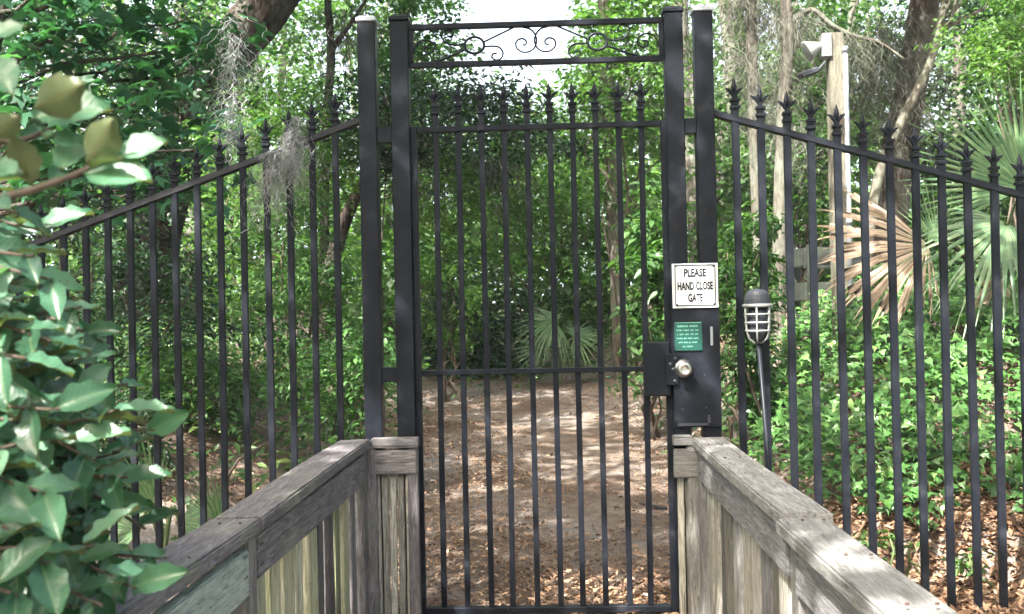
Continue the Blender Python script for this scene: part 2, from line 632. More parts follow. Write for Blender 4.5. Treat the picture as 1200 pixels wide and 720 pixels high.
def railing(side, xin, ztop, mat_cap, mat_fas, ret_to, label):
    t = thing('wooden_railing', label, 'railing', (xin, -.15, 0), 'railings of the wooden footbridge')
    s = side                                        # -1: outside is -x
    CT, CW = .045, .15
    xo = xin + s * CW / 2
    segs = [(-.12, -2.0, 0, 0), (-2.0, -4.45, -.012 if s > 0 else -.002, -.014 if s > 0 else .002), (-4.45, -7.2, -.004, -.004)]
    for (a, b_, dz, dx) in segs:
        board('cap_board', a - b_ - .004, CW, CT, (xo + s * dx, (a + b_) / 2, ztop - CT / 2 + dz), Euler((R(random.uniform(-.6, .6)), 0, R(90 + random.uniform(-.15, .15)))), mat_cap, t, ch=.006, warp=.003)
    posts = [-.168, -2.02, -4.0, -6.0]
    for k, y in enumerate(posts):
        board('post', ztop - CT + .35, .089, .089, (xin + s * (.02 + .0445 + .006), y, (ztop - CT - .352) / 2), ROT_UP, mat_fas, t, ch=.005)
    for k in range(3):
        a, b_ = posts[k] - .0465, posts[k + 1] + .0465
        near = (k == 1)
        FH = .135
        mm, lb = mat_fas, None
        if near and s < 0:
            mm, lb = WOOD_P, 'pale green painted rail board'
        board('rail_board', a - b_, FH, .036, (xin + s * (.018 + .02), (a + b_) / 2, ztop - CT - .014 - FH / 2 - (.02 if near else 0)), ROT_YV, mm, t, lb)
        board('rail_board', a - b_, .089, .036, (xin + s * (.038 + .06 + .02), (a + b_) / 2, .10), ROT_YV, mat_fas, t)
        y = a - .05
        q = 0
        while y > b_ + .05:
            L = ztop - CT - .09 - .03
            wd_ = .128 + random.uniform(-.014, .014)
            board('baluster', L, wd_, .034, (xin + s * (.038 + .004 + .02 + random.uniform(0, .012)), y - wd_ / 2, .03 + L / 2), Euler((0, R(-90) + R(random.uniform(-.6, .6)), R(random.uniform(-5, 5)))), (WOOD_S if s < 0 else WOOD_SR) if random.random() < .68 else mat_fas, t, warp=.003)
            y -= wd_ + random.uniform(.028, .055)
            q += 1
    # short return towards the gate post
    x0, x1 = xin + s * .005, ret_to
    Lr = abs(x1 - x0)
    xm = (x0 + x1) / 2
    board('cap_board', Lr, .072, CT, (xm, -.083, ztop - CT / 2 + .001), ROT_X, mat_cap, t, ch=.003)
    if s > 0:
        board('rail_board', Lr + .03, .135, .034, (xm + .015, -.098, ztop - CT - .012 - .0675), ROT_XV, mat_fas, t)
    else:
        board('rail_board', Lr - .01, .115, .034, (xm + s * .004, -.096, ztop - CT - .012 - .0575), ROT_XV, mat_fas, t)
        board('post', ztop - CT + .1, .05, .06, (x1 + s * .028, -.076, (ztop - CT - .1) / 2), ROT_UPX, mat_fas, t)
    board('post', ztop - CT + .1, .062, .05, (xin + s * .012, -.094 if s < 0 else -.085, (ztop - CT - .1) / 2), ROT_UPX, mat_fas, t)
    nb = max(2, int(Lr / .042))
    for k in range(nb):
        L = ztop - CT - .09
        board('baluster', L, .030, .022, (x0 + (x1 - x0) * (k + .5) / nb * .84, -.064 + random.uniform(-.006, .004), .02 + L / 2), ROT_UPX, WOOD_SR, t)
    nl = MB()
    for k in range(3):
        for yy in (posts[k] - .07, posts[k] - .09, posts[k + 1] + .075, posts[k + 1] + .095):
            for dz in (.035, .095):
                nl.tube([(xin + s * .0205, yy, ztop - CT - .014 - dz), (xin + s * .0185, yy, ztop - CT - .014 - dz)], .0045, 8)
    for y in np.arange(-.4, -7, -.42):
        for dx in (.04, .1):
            nl.tube([(xin + s * dx, y, ztop - .004), (xin + s * dx, y, ztop + .0005)], .0045, 8)
    nl.build('nail_heads', RUST, t)
    return t


cl = at(434, 516, -.15)
cr = at(811, 513, -.15)
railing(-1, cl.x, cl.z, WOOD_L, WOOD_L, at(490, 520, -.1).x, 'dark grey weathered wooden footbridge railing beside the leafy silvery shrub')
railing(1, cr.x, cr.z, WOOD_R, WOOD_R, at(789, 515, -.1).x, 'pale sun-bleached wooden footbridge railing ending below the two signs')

# ------------------------------------------------------------------ finials shared by pickets
def finial_mesh(sc):
    b = MB()
    w_ = .021 * sc
    for z0, z1, r in ((0, .016, .0285), (.020, .031, .0215), (.033, .046, .0285)):
        b.box((0, 0, (z0 + z1) / 2 * sc), (2 * r * sc * .72, 2 * r * sc * .72, (z1 - z0) * sc), ch=.0015)
    b.box((0, 0, .062 * sc), (.019 * sc, .019 * sc, .034 * sc))
    # spear
    pr = [(.006, .072), (.0135, .098), (.0085, .122), (.001, .144)]
    vs, fs = [], []
    for r, h in pr:
        for k in range(8):
            th = math.pi / 4 * k
            vs.append((r * sc * math.cos(th), r * .7 * sc * math.sin(th), h * sc))
    for i in range(3):
        for k in range(8):
            fs.append((i * 8 + k, i * 8 + (k + 1) % 8, i * 8 + 8 + (k + 1) % 8, i * 8 + 8 + k))
    fs.append(tuple(range(8))[::-1])
    fs.append(tuple(range(24, 32)))
    b.add(vs, fs)
    for dx, dy, f in ((1, 0, 1), (-1, 0, 1), (0, 1, .45), (0, -1, .45)):
        P_ = [(0.002, .060), (.012, .075), (.025, .089), (.042, .099)]
        b.tube([(dx * p * f * sc, dy * p * f * sc, h * sc) for p, h in P_], [.0085 * sc, .009 * sc, .008 * sc, .0018 * sc], 6)
    me = bpy.data.meshes.new('finial')
    me.from_pydata(b.v, [], b.f)
    me.materials.append(IRON)
    me.update()
    return me


FIN = finial_mesh(1.0)
FINB = finial_mesh(1.06)


def picket(parent, x, y, z0, ztop, wd, fin):
    """ztop: bottom of the finial collar"""
    b = MB()
    b.box((x, y, (z0 + ztop) / 2), (wd, wd * .8, ztop - z0), ch=.002)
    kx, ky = random.uniform(-.0028, .0028), random.uniform(-.002, .002)
    b.v = [(v[0] + kx * (ztop - v[2]), v[1] + ky * (ztop - v[2]), v[2]) for v in b.v]
    o = b.build('picket', IRON, parent)
    o['_'] = 0
    del o['_']
    f = bpy.data.objects.new('finial', fin)
    COL.objects.link(f)
    f.parent = o
    f.location = Vector((x, y, ztop)) - parent.location
    f.rotation_euler = (R(random.uniform(-1.2, 1.2)), R(random.uniform(-1.2, 1.2)), R(random.uniform(-5, 5)))
    return o


# ------------------------------------------------------------------ gateway: two pairs of posts and the scroll header
gwy = thing('iron_gateway', 'tall black iron gateway of paired square posts joined by a scrollwork header', 'gateway', (0, 0, 0))
PW = .088
def post_x(pxt, pyt, pxb, pyb):
    return (at(pxt, pyt).x + at(pxb, pyb).x) / 2


XP = {'lo': post_x(431, 40, 439, 500), 'li': post_x(469, 40, 477, 500), 'ri': post_x(787, 40, 795, 300), 'ro': post_x(823, 40, 829, 300)}
ZP = {'lo': at(431, 28).z, 'li': at(469, 26).z, 'ri': at(787, 18).z, 'ro': at(823, 17).z}
ZT = (ZP['lo'] + ZP['li'] + ZP['ri'] + ZP['ro']) / 4
for k in XP:
    b = MB()
    b.box((XP[k], 0, (ZT - .1) / 2), (PW, PW, ZT + .1), ch=.004)
    p = b.build('post', IRON, gwy)
    b = MB()
    b.box((XP[k], 0, ZT + .012), (PW + .012, PW + .012, .022), ch=.004)
    b.lathe((XP[k], 0, ZT + .023), [(.058, 0), (.05, .008), (.02, .014)], 4, tilt=Matrix.Rotation(R(45), 3, 'Z'))
    b.build('post_cap', GALV if k in ('lo', 'ro') else IRON, p)


def bar(x0, x1, z, h, d, y=0):
    return MB().box(((x0 + x1) / 2, y, z), (x1 - x0, d, h), ch=.002)


for a, c_, zz in (('lo', 'li', at(450, 160).z), ('ri', 'ro', at(805, 149).z), ('lo', 'li', at(458, 439).z)):
    bar(XP[a] + PW / 2 + .001, XP[c_] - PW / 2 - .001, zz, .072, .07).build('crossbar', IRON, gwy)
# lock plate filling the gap between the right posts
zt, zb = at(810, 340).z, at(812, 499).z
x0, x1 = XP['ri'] - PW / 2, XP['ro'] + PW / 2
b = MB()
b.box(((x0 + x1) / 2, -.055, (zt + zb) / 2), (x1 - x0 - .006, .02, zt - zb), ch=.002)
lp = b.build('lock_plate', IRON, gwy)
kn = at(801.5, 432.5, -.1)
MB().lathe((kn.x, -.066, kn.z), [(.046, 0), (.046, .006), (.041, .010), (.041, .016)], 28, 'Y').lathe((kn.x, -.082, kn.z), [(.022, 0), (.017, .012), (.027, .024), (.035, .034), (.035, .046), (.028, .054), (.018, .056), (.016, .052), (.006, .052)], 28, 'Y').build('door_knob', STEEL, lp, smooth=True)
zs = at(812, 373, -.07)
sl = at(834, 394, -.07)
MB().box((sl.x, -.068, sl.z), (.012, .006, .09), ch=.001).build('latch_slot', GALV, lp)
bk = at(810, 499, -.08)
br = MB()
br.box(((XP['ri'] + XP['ro']) / 2 - .02, -.07, bk.z + .004), (.155, .012, .012))
br.box((XP['ro'] - .02, -.07, bk.z + .022), (.010, .012, .05))
br.build('bracket', GREYPAINT, lp)
scr = MB()
for px, py in ((803, 421), (806, 460), (828, 478), (832, 490), (800, 480), (826, 440)):
    q = at(px, py, -.07)
    scr.lathe((q.x, -.064, q.z), [(.004, 0), (.004, .002), (.002, .004)], 8, 'Y')
scr.build('screws', GREYPAINT, lp)

# header
hl, hr = XP['li'] + PW / 2, XP['ri'] - PW / 2
zt = (at(480, 31.5).z + at(775, 25.5).z) / 2
zb = (at(482, 76).z + at(775, 70).z) / 2
h = MB()
for z in (zt, zb):
    h.box(((hl + hr) / 2, 0, z), (hr - hl - .002, .03, .026), ch=.002)
for x in (hl + .012, hr - .012):
    h.box((x, 0, (zt + zb) / 2), (.022, .028, zt - zb - .027), ch=.002)
hd = h.build('header_frame', IRON, gwy)
HB, HT = zb + .013, zt - .013
HX0, HX1 = hl + .023, hr - .023
HW = HX1 - HX0
PXM = HW / 283.0                                    # metres per photo pixel inside the header


def cr_curve(pts, n=8):
    P_ = [np.array(p, float) for p in pts]
    P_ = [2 * P_[0] - P_[1]] + P_ + [2 * P_[-1] - P_[-2]]
    o = []
    for i in range(1, len(P_) - 2):
        for k in range(n):
            t = k / n
            a, b_, c_, d = P_[i - 1:i + 3]
            o.append(.5 * (2 * b_ + (c_ - a) * t + (2 * a - 5 * b_ + 4 * c_ - d) * t * t + (3 * b_ - a - 3 * c_ + d) * t ** 3))
    o.append(P_[-2])
    return o


zc = lambda v: HB + (HT - HB) * v                    # v: 0 bottom .. 1 top


def scroll(pts, mirror, r=.0046):
    b = MB()
    q = []
    for u, v in cr_curve(pts):
        x = HX0 + u * PXM
        if mirror:
            x = HX0 + HX1 - x
        q.append((x, 0, zc(v)))
    b.tube(q, r, 6)
    b.build('scroll', IRON, hd, smooth=True)


k_ = 1 / 4.8
def Z2(x, y):                                        # measured in an enlargement of the header: pixels right of its left edge, height share
    return ((x - 349) * k_, (311 - y) / 200.0)


for mir in (False, True):
    scroll([Z2(352, 255), Z2(357, 215), Z2(380, 183), Z2(412, 173), Z2(446, 183), Z2(466, 212), Z2(458, 242), Z2(434, 254), Z2(413, 245), Z2(408, 225), Z2(422, 214), Z2(436, 222)], mir)
    ring = [(688 + 54 * math.cos(t), 213 + 50 * math.sin(t)) for t in np.linspace(0, 2 * math.pi, 18)]
    scroll([Z2(*p) for p in ring], mir, .007)
    scroll([Z2(632, 240), Z2(580, 263), Z2(520, 290), Z2(450, 312)], mir, .006)
    scroll([Z2(740, 195), Z2(790, 170), Z2(850, 140), Z2(906, 112)], mir)
    scroll([Z2(745, 223), Z2(790, 222), Z2(822, 228), Z2(844, 255), Z2(843, 285), Z2(825, 305), Z2(800, 305), Z2(784, 288), Z2(792, 268), Z2(812, 268)], mir)
    scroll([Z2(632, 202), Z2(590, 208), Z2(545, 200), Z2(516, 175), Z2(508, 148), Z2(522, 124), Z2(548, 116), Z2(570, 130), Z2(566, 150), Z2(550, 154)], mir)
    scroll([Z2(960, 112), Z2(995, 122), Z2(1022, 150), Z2(1034, 195), Z2(1020, 240), Z2(990, 262), Z2(955, 263), Z2(926, 242), Z2(918, 210), Z2(932, 187), Z2(958, 182), Z2(976, 198), Z2(972, 218), Z2(954, 220)], mir)

# ------------------------------------------------------------------ the gate leaf
ztr = (at(485, 152.5).z + at(777, 146).z) / 2
zmr = (at(490, 437).z + at(752, 432.5).z) / 2
zbr = (at(497, 716).z + at(790, 712).z) / 2
gxl = (at(485, 160).x + at(496, 700).x) / 2
gxr = (at(779, 160).x + at(788.5, 700).x) / 2
gate = thing('iron_gate', 'closed black iron picket gate with spear tips and a lock box', 'gate', ((gxl + gxr) / 2, 0, 0))
GY = .0
for x in (gxl, gxr):
    MB().box((x, GY, (ztr + zbr) / 2), (.03, .034, ztr - zbr + .03), ch=.002).build('stile', IRON, gate)
for z, hh in ((ztr, .026), (zmr, .024), (zbr, .03)):
    MB().box(((gxl + gxr) / 2, GY, z), (gxr - gxl - .032, .044, hh), ch=.002).build('cross_rail', IRON, gate)
NPK = 10
for i in range(NPK):
    xa = at(510 + i * 26.6, 130).x
    xb = at(522 + i * 27.0, 700).x
    x = (xa + xb) / 2
    picket(gate, x, GY, zbr + .016, at(510 + i * 26.6, 134.5 - i * .55).z + random.uniform(-.003, .003), .0275, FIN)
# lock box and latch
a, c_ = at(754, 401.5, -.04), at(785.5, 464, -.04)
lb = MB().box(((a.x + c_.x) / 2, -.02, (a.z + c_.z) / 2), (c_.x - a.x, .075, a.z - c_.z), ch=.004).build('lock_box', IRON, gate)
a, c_ = at(780, 415, -.07), at(795, 451, -.07)
MB().box(((a.x + c_.x) / 2, -.07, (a.z + c_.z) / 2), (c_.x - a.x, .022, a.z - c_.z), ch=.002).build('latch_plate', IRON, lb)
s_ = MB()
for px, py in ((791, 420.5), (789, 433), (791, 447), (785.5, 427)):
    q = at(px, py, -.08)
    s_.lathe((q.x, -.0815, q.z), [(.0085, 0), (.0085, .003), (.004, .006)], 10, 'Y')
s_.build('bolts', GREYPAINT, lb)
for py0, py1 in ((183, 206), (478, 512)):
    a, c_ = at(482.5 + (py0 - 183) * .02, py0), at(482.5 + (py1 - 183) * .02, py1)
    MB().tube([(gxl - .026, -.02, a.z), (gxl - .026, -.02, c_.z)], .014, 10).build('hinge', IRON, gate)


# ------------------------------------------------------------------ fences
def fence(label, xs_px, py_ref, line, wd, fin, dz, x_in, ext, rail_h, y0):
    """line: (px,py) pairs on the sloping rail"""
    P0, P1 = at(*line[0], y0), at(*line[1], y0)
    slope = (P1.z - P0.z) / (P1.x - P0.x)
    t = thing('iron_fence', label, 'fence', (P0.x, y0, 0), 'black iron fences either side of the gate')
    xs_ = [at(px, py_ref, y0).x for px in xs_px]
    step = (xs_[-1] - xs_[0]) / (len(xs_) - 1)
    for k in range(ext):
        xs_.append(xs_[-1] + step)
    for x in xs_:
        zr = P0.z + slope * (x - P0.x)
        z0 = min(gz(x, y0), .1) - .12
        picket(t, x, y0, z0, zr + dz + random.uniform(-.004, .004), wd, fin)
    xe = xs_[-1] + step * .5
    for zz in ('top',):
        b = MB()
        za, zb_ = (P0.z + slope * (x_in - P0.x), P0.z + slope * (xe - P0.x))
        if zz == 'low':
            za, zb_ = .12, .12
        b.tube([(x_in, y0, za), (xe, y0, zb_)], [.021, .021], 4, sq=True)
        b.build('fence_rail', IRON, t)
    return t


fence('black iron picket fence left of the gate with a tuft of grey moss on it', [396, 369, 342, 314.5, 287, 260, 233, 206.5, 180.5, 154, 127.5, 101.5, 75.5], 330, ((419, 143), (65, 277)), .030, FIN, .047, XP['lo'] - PW / 2 - .001, 5, .03, 0.0)
fence('black iron picket fence sloping down from the signposts before the ivy bank', [867, 897, 927.5, 955.5, 986, 1016, 1047, 1077, 1107.5, 1137.5, 1169, 1199.5], 380, ((840, 134.5), (1200, 230)), .034, FINB, .05, XP['ro'] + PW / 2 + .001, 8, .03, 0.0)


# ------------------------------------------------------------------ signs
def text_mesh(lines, parent, mat, cx, y, name='lettering'):
    """lines: (text, centre z, height, width) built as one mesh facing -Y"""
    vs, fs = [], []
    for s, z, hgt, wid in lines:
        cu = bpy.data.curves.new('t', 'FONT')
        cu.body = s
        cu.size = 1
        cu.align_x = 'CENTER'
        cu.extrude = .0
        cu.offset = .035
        cu.resolution_u = 3
        ob = bpy.data.objects.new('t', cu)
        COL.objects.link(ob)
        dg = bpy.context.evaluated_depsgraph_get()
        me = bpy.data.meshes.new_from_object(ob.evaluated_get(dg))
        co = np.array([v.co[:] for v in me.vertices])
        lo, hi = co.min(0), co.max(0)
        k = len(vs)
        for p in co:
            u = (p[0] - (lo[0] + hi[0]) / 2) / (hi[0] - lo[0]) * wid
            v = (p[1] - (lo[1] + hi[1]) / 2) / (hi[1] - lo[1]) * hgt
            vs.append((cx + u, y, z + v))
        fs += [tuple(i + k for i in p.vertices) for p in me.polygons]
        bpy.data.objects.remove(ob)
        bpy.data.curves.remove(cu)
        bpy.data.meshes.remove(me)
    return MB().add(vs, fs).build(name, mat, parent)


a, c_ = at(788, 309, -.07), at(841, 361, -.07)
SX, SZ, SW, SH = (a.x + c_.x) / 2, (a.z + c_.z) / 2, .218, .213
sg = thing('gate_sign', 'white square sign in black lettering asking to hand close the gate', 'sign', (SX, -.062, SZ))
MB().box((SX, -.073, SZ), (SW, .005, SH), ch=.001).build('sign_panel', SIGNW, sg)
b = MB()
yf = -.0775
for dx, dz, sx, sz in ((0, .098, .19, .0035), (0, -.094, .19, .0035)):
    b.box((SX + dx, yf, SZ + dz), (sx, .002, sz))
for dx in (-.095, .095):
    b.box((SX + dx, yf, SZ + .002), (.0035, .002, .185))
b.build('border_line', INK, sg)
for ln in (('PLEASE', SZ + .062, .040, .105), ('HAND CLOSE', SZ - .001, .040, .168), ('GATE', SZ - .058, .040, .070)):
    text_mesh([ln], sg, INK, SX, -.0775)
b = MB()
for dx, dz in ((-.093, .096), (-.088, -.092), (.09, .094), (.09, -.09)):
    b.lathe((SX + dx, -.0755, SZ + dz), [(.006, 0), (.006, .004), (.003, .006)], 10, 'Y')
b.build('sign_screws', GREYPAINT, sg)

a, c_ = at(790, 378, -.07), at(823.5, 411, -.07)
PX_, PZ_ = (a.x + c_.x) / 2, (a.z + c_.z) / 2
PWd, PHt = c_.x - a.x, a.z - c_.z
pq = thing('notice_plaque', 'small dark green notice plaque with faded text below the white sign', 'plaque', (PX_, -.066, PZ_))
MB().box((PX_, -.0695, PZ_), (PWd, .006, PHt), ch=.0015).build('plaque_panel', SIGNG, pq)
b = MB()
for li, (nw, wf, hh) in enumerate(((2, .80, .011), (4, .86, .008), (5, .80, .008), (4, .84, .008), (4, .72, .008), (2, .42, .008))):
    z = PZ_ + PHt * (.36 - .142 * li)
    L = PWd * wf
    x = PX_ - L / 2
    ws = [random.uniform(.6, 1.4) for _ in range(nw)]
    tot = sum(ws)
    for w_ in ws:
        ww = L * w_ / tot - .006
        kx = x
        while kx < x + ww - .002:                    # worn letter strokes: nothing legible is left in the photograph
            cw = random.uniform(.002, .0042)
            b.box((kx + cw / 2, -.0733, z + random.uniform(-.0008, .0008)), (cw, .0012, hh * random.uniform(.55, 1)))
            kx += cw + .0016
        x += L * w_ / tot
b.build('faded_text', SIGNT, pq)
MB().box((PX_, -.0725, PZ_ + PHt / 2 - .003), (PWd * .92, .002, .003)).build('pale_top_edge', SIGNT, pq)  # pale line along the plaque's top edge

# ------------------------------------------------------------------ caged lamp on a stake
lm = at(888, 372, -.16)
ft = at(903.5, 575, -.16)
k = (lm.z + .1) / max(.05, lm.z - ft.z)
base = Vector((lm.x + (ft.x - lm.x) * 1.0, -.16, ft.z - .7))
lamp = thing('bulkhead_lamp', 'grey caged outdoor lamp on a thin leaning pipe beside the right fence', 'lamp', (ft.x, -.16, 0))
LX, LZ = lm.x, lm.z
S = 1 / 247.0
b = MB()
b.lathe((LX, -.16, LZ), [(.004, 33 * S), (6 * S, 32.3 * S), (10.5 * S, 30 * S), (13.2 * S, 26 * S), (14.2 * S, 21 * S), (14.4 * S, 16 * S), (16 * S, 15 * S), (16 * S, 12.5 * S), (13 * S, 12.5 * S)], 24)
b.build('lamp_housing', GREYPAINT, lamp, smooth=False)
m, n, bb, out = new_mat('dark_lamp_glass')
bb.inputs['Base Color'].default_value = (.03, .035, .045, 1)
bb.inputs['Roughness'].default_value = .08
GLASSD = m
MB().lathe((LX, -.16, LZ), [(11 * S, 12 * S), (11.5 * S, 0), (11 * S, -18 * S), (8 * S, -25 * S), (2 * S, -28 * S)], 24).build('glass_jar', GLASSD, lamp, smooth=True)
b = MB()
for zz, rr in ((13.5, 15.5), (3.5, 15), (-6, 14.6), (-15.5, 14)):
    ring = [(LX + rr * S * math.cos(t), -.16 + rr * S * math.sin(t), LZ + zz * S) for t in np.linspace(0, 2 * math.pi, 25)]
    b.tube(ring, .0045 if zz < 10 else .009, 6)
for q in range(6):
    th = q * math.pi / 3 + .25
    cs, sn = math.cos(th), math.sin(th)
    b.tube([(LX + r_ * S * cs, -.16 + r_ * S * sn, LZ + z_ * S) for r_, z_ in ((15.5, 13), (15, 0), (14.3, -15), (12, -24), (6, -29), (1, -30))], .0045, 6)
b.build('wire_cage', CAGE, lamp, smooth=True)
b = MB()
dd = Vector((ft.x - LX, 0, ft.z - (LZ - .11)))
p0 = Vector((LX, -.16, LZ - .11))
p1 = p0 + dd * ((p0.z + .35) / max(.01, -dd.z))
b.tube([p0, (p0 + p1) / 2, p1], [.0105, .011, .011], 10)
b.build('stake_pipe', IRON, lamp, smooth=True)

# ------------------------------------------------------------------ timber lamp post with floodlights
PY = 3.6
tp, bt = at(976.5, 40, PY), at(986, 350, PY)
px_ = (tp.x + bt.x) / 2
zg = gz(px_, PY) - .2
fl = thing('floodlight_post', 'square pale timber post with a metal conduit and two floodlights near its top', 'lamp post', (px_, PY, zg))
board('timber_post', tp.z - zg, .118, .118, (px_, PY, (tp.z + zg) / 2), ROT_UP, POLEWOOD, fl, ch=.006)
cx_ = at(988, 100, PY - .08).x
cx_ = px_ + .062
b = MB().tube([(cx_, PY - .085, zg), (cx_, PY - .085, tp.z - .16)], .021, 10)
b.lathe((cx_, PY - .085, tp.z - .18), [(.026, 0), (.026, .05)], 10)
b.lathe((cx_, PY - .085, tp.z - 1.6), [(.026, 0), (.026, .05)], 10)
b.build('conduit', GALV, fl, smooth=True)
q = at(967, 55, PY - .02)
jb = MB().box((q.x, PY - .03, q.z), (.085, .11, .2), ch=.01)
jb.build('junction_box', CAGE, fl)
h1, h2 = at(964, 52, PY - .05), at(943, 62, PY - .05)
d = (h2 - h1).normalized()
q_ = d.to_track_quat('Z', 'Y').to_matrix()
MB().lathe(h1, [(.02, 0), (.035, .03), (.085, .13), (.09, .145), (.08, .147)], 20, tilt=q_).build('floodlight', CAGE, fl, smooth=True)
h1, h2 = at(967, 73, PY - .05), at(950, 86, PY - .05)
b = MB().tube([h1, h1 * .5 + h2 * .5 + Vector((0, 0, -.02)), h2], .012, 8)
b.box(h2 + Vector((-.02, 0, .0)), (.16, .1, .05), Euler((0, R(-18), R(8))).to_matrix(), ch=.012)
b.build('floodlight', GREYPAINT, fl)

# slatted wooden bin behind the post
BY = 4.6
a, c_ = at(946, 287, BY), at(1012, 356, BY)
bz = gz(a.x, BY)
bn = thing('slatted_bin', 'dark weathered slatted wooden bin half hidden behind the timber lamp post', 'bin', (a.x, BY, bz))
for x, y in ((a.x + .03, BY), (c_.x, BY), (a.x + .03, BY + .6), (c_.x, BY + .6)):
    board('corner_post', a.z - bz + .25, .075, .075, (x, y, (a.z + bz - .25) / 2), ROT_UP, WOOD_B, bn)
for z0, z1 in ((288, 313), (329, 354), (369, 392)):
    zz = (at(965, z0, BY).z + at(965, z1, BY).z) / 2
    for y in (BY - .052, BY + .652):
        board('slat', c_.x - a.x + .04, .17, .022, ((a.x + c_.x) / 2 + .02, y, zz), ROT_XV, WOOD_B, bn)
    for x in (a.x - .02, c_.x + .052):
        board('slat', .6, .17, .022, (x, BY + .3, zz), ROT_YV, WOOD_B, bn)

# ------------------------------------------------------------------ leaf templates: (verts, faces) length along +Y, normal +Z
T_RHOMB = (np.array([(0, 0, 0), (.33, .45, .10), (0, 1, -.12), (-.33, .45, .10)]), [np.array([(0, 1, 2)]), np.array([(0, 2, 3)])])
T_LANCE = (np.array([(0, 0, 0), (.2, .3, .05), (.17, .65, 0), (0, 1, -.18), (-.17, .65, 0), (-.2, .3, .05), (0, .48, -.03)]),
           [np.array([(0, 1, 6), (6, 2, 3), (3, 4, 6), (6, 5, 0)]), np.array([(6, 1, 2), (4, 5, 6)])])


def star(nl=5, inner=.36):
    v = [(0, .12, 0)]
    angs = np.linspace(-125, 125, nl)
    lens = [.62, .88, 1.0, .88, .62] if nl == 5 else [.8, 1, .8]
    pts = [(0, 0, 0)]
    for k, (a_, l_) in enumerate(zip(angs, lens)):
        t = R(a_)
        if k > 0:
            tm = R((angs[k] + angs[k - 1]) / 2)
            pts.append((inner * math.sin(tm), .12 + inner * math.cos(tm), .02))
        pts.append((l_ * math.sin(t) * .75, .12 + l_ * math.cos(t) * .88, -.13))
    v += pts
    n_ = len(pts)
    return (np.array(v), [np.array([(0, 1 + (k + 1) % n_, 1 + k) for k in range(n_)])])


T_STAR = star()
T_IVY = (np.array([(0, .08, .03), (0, 0, 0), (.42, -.08, -.04), (.30, .34, .05), (.12, .48, .05), (0, .95, -.1), (-.12, .48, .05), (-.30, .34, .05), (-.42, -.08, -.04)]),
         [np.array([(0, 1, 2), (0, 2, 3), (0, 3, 4), (0, 4, 5), (0, 5, 6), (0, 6, 7), (0, 7, 8), (0, 8, 1)])])


def wavy_leaf(ns=13, half=.235):
    v, q = [], []
    for i_ in range(ns):
        t = i_ / (ns - 1)
        wd = half * math.sin(math.pi * min(1, t ** .9)) ** .85 + .004
        for s in (-1, -.66, -.33, 0, .33, .66, 1):
            wv = .036 * math.sin(t * 21 + (1.1 if s > 0 else 0)) * abs(s) ** 2
            v.append((s * wd + wv * .5 * s, t, .10 * abs(s) ** 1.3 - .3 * (t - .4) ** 2 + wv * .8))
    for i_ in range(ns - 1):
        for k in range(6):
            q.append((i_ * 7 + k, i_ * 7 + k + 1, i_ * 7 + 8 + k, i_ * 7 + 7 + k))
    return (np.array(v), [np.array(q)])


T_WAVY = wavy_leaf()
T_ROUND = wavy_leaf(13, .34)


def basis(nrm, dr):
    """rows X,Y,Z per leaf: Z~nrm, Y~dr projected"""
    nrm = nrm / np.linalg.norm(nrm, axis=1, keepdims=True)
    dr = dr - nrm * (dr * nrm).sum(1, keepdims=True)
    dr = dr / (np.linalg.norm(dr, axis=1, keepdims=True) + 1e-9)
    xx = np.cross(dr, nrm)
    return np.stack([xx, dr, nrm], 1)


def leaves(tmpl, pos, nrm, dr, size, var):
    tv, tf = tmpl
    B = basis(nrm, dr)
    Vv = np.einsum('ki,nij->nkj', tv, B) * size[:, None, None] + pos[:, None, :]
    K = len(tv)
    n_ = len(pos)
    off = (np.arange(n_) * K)[:, None, None]
    fs = [(f[None] + off).reshape(-1, f.shape[1]) for f in tf]
    vr = np.concatenate([np.repeat(var, len(f)) for f in tf])
    return Vv.reshape(-1, 3), fs, vr


def vein_attrs(o, tmpl, n_):
    for nm, ax in (('leaf_across', 0), ('leaf_along', 1)):
        at_ = o.data.attributes.new(nm, 'FLOAT', 'POINT')
        at_.data.foreach_set('value', np.tile(tmpl[0][:, ax], n_).astype(np.float32))


def leaf_object(name, sets, mats, parent=None):
    Vs, Fs, Vr, k = [], {}, {}, 0
    FL, VL = [], []
    for v, fs, vr in sets:
        c0 = 0
        for f in fs:
            FL.append(f + k)
            VL.append(vr[c0:c0 + len(f)])
            c0 += len(f)
        Vs.append(v)
        k += len(v)
    return np_mesh(name, np.concatenate(Vs), FL, mats, parent, np.concatenate(VL))


def clump_cloud(centers, rad, per, size, tmpl, up=1.1, flat=.55, jit=.8, vbias=0.0, crown_c=None):
    """leaf positions in flattened clumps, leaves facing up and outwards"""
    n_ = len(centers)
    idx = np.repeat(np.arange(n_), per)
    d = rng.normal(size=(len(idx), 3))
    d /= np.linalg.norm(d, axis=1, keepdims=True)
    rr = rng.random(len(idx)) ** .45
    loc = d * rr[:, None] * np.asarray(rad)[idx][:, None] * np.array([1, 1, flat])
    pos = centers[idx] + loc
    out_ = loc / (np.asarray(rad)[idx][:, None])
    nrm = np.array([0, 0, up]) + rng.normal(size=pos.shape) * jit * .6 + out_ * .5
    dr = out_ * 1.0 + rng.normal(size=pos.shape) * .6 + np.array([0, 0, -.35])
    sz = size * rng.uniform(.6, 1.25, len(pos))
    cv = rng.random(n_)[idx]
    var = np.clip(.55 * cv + .45 * rng.random(len(pos)) + vbias, 0, 1)
    return leaves(tmpl, pos, nrm, dr, sz, var)


def ell_points(c, r, n_, shell=.35):
    d = rng.normal(size=(n_, 3))
    d /= np.linalg.norm(d, axis=1, keepdims=True)
    rr = shell + (1 - shell) * rng.random(n_) ** .6
    return np.array(c) + d * rr[:, None] * np.array(r)


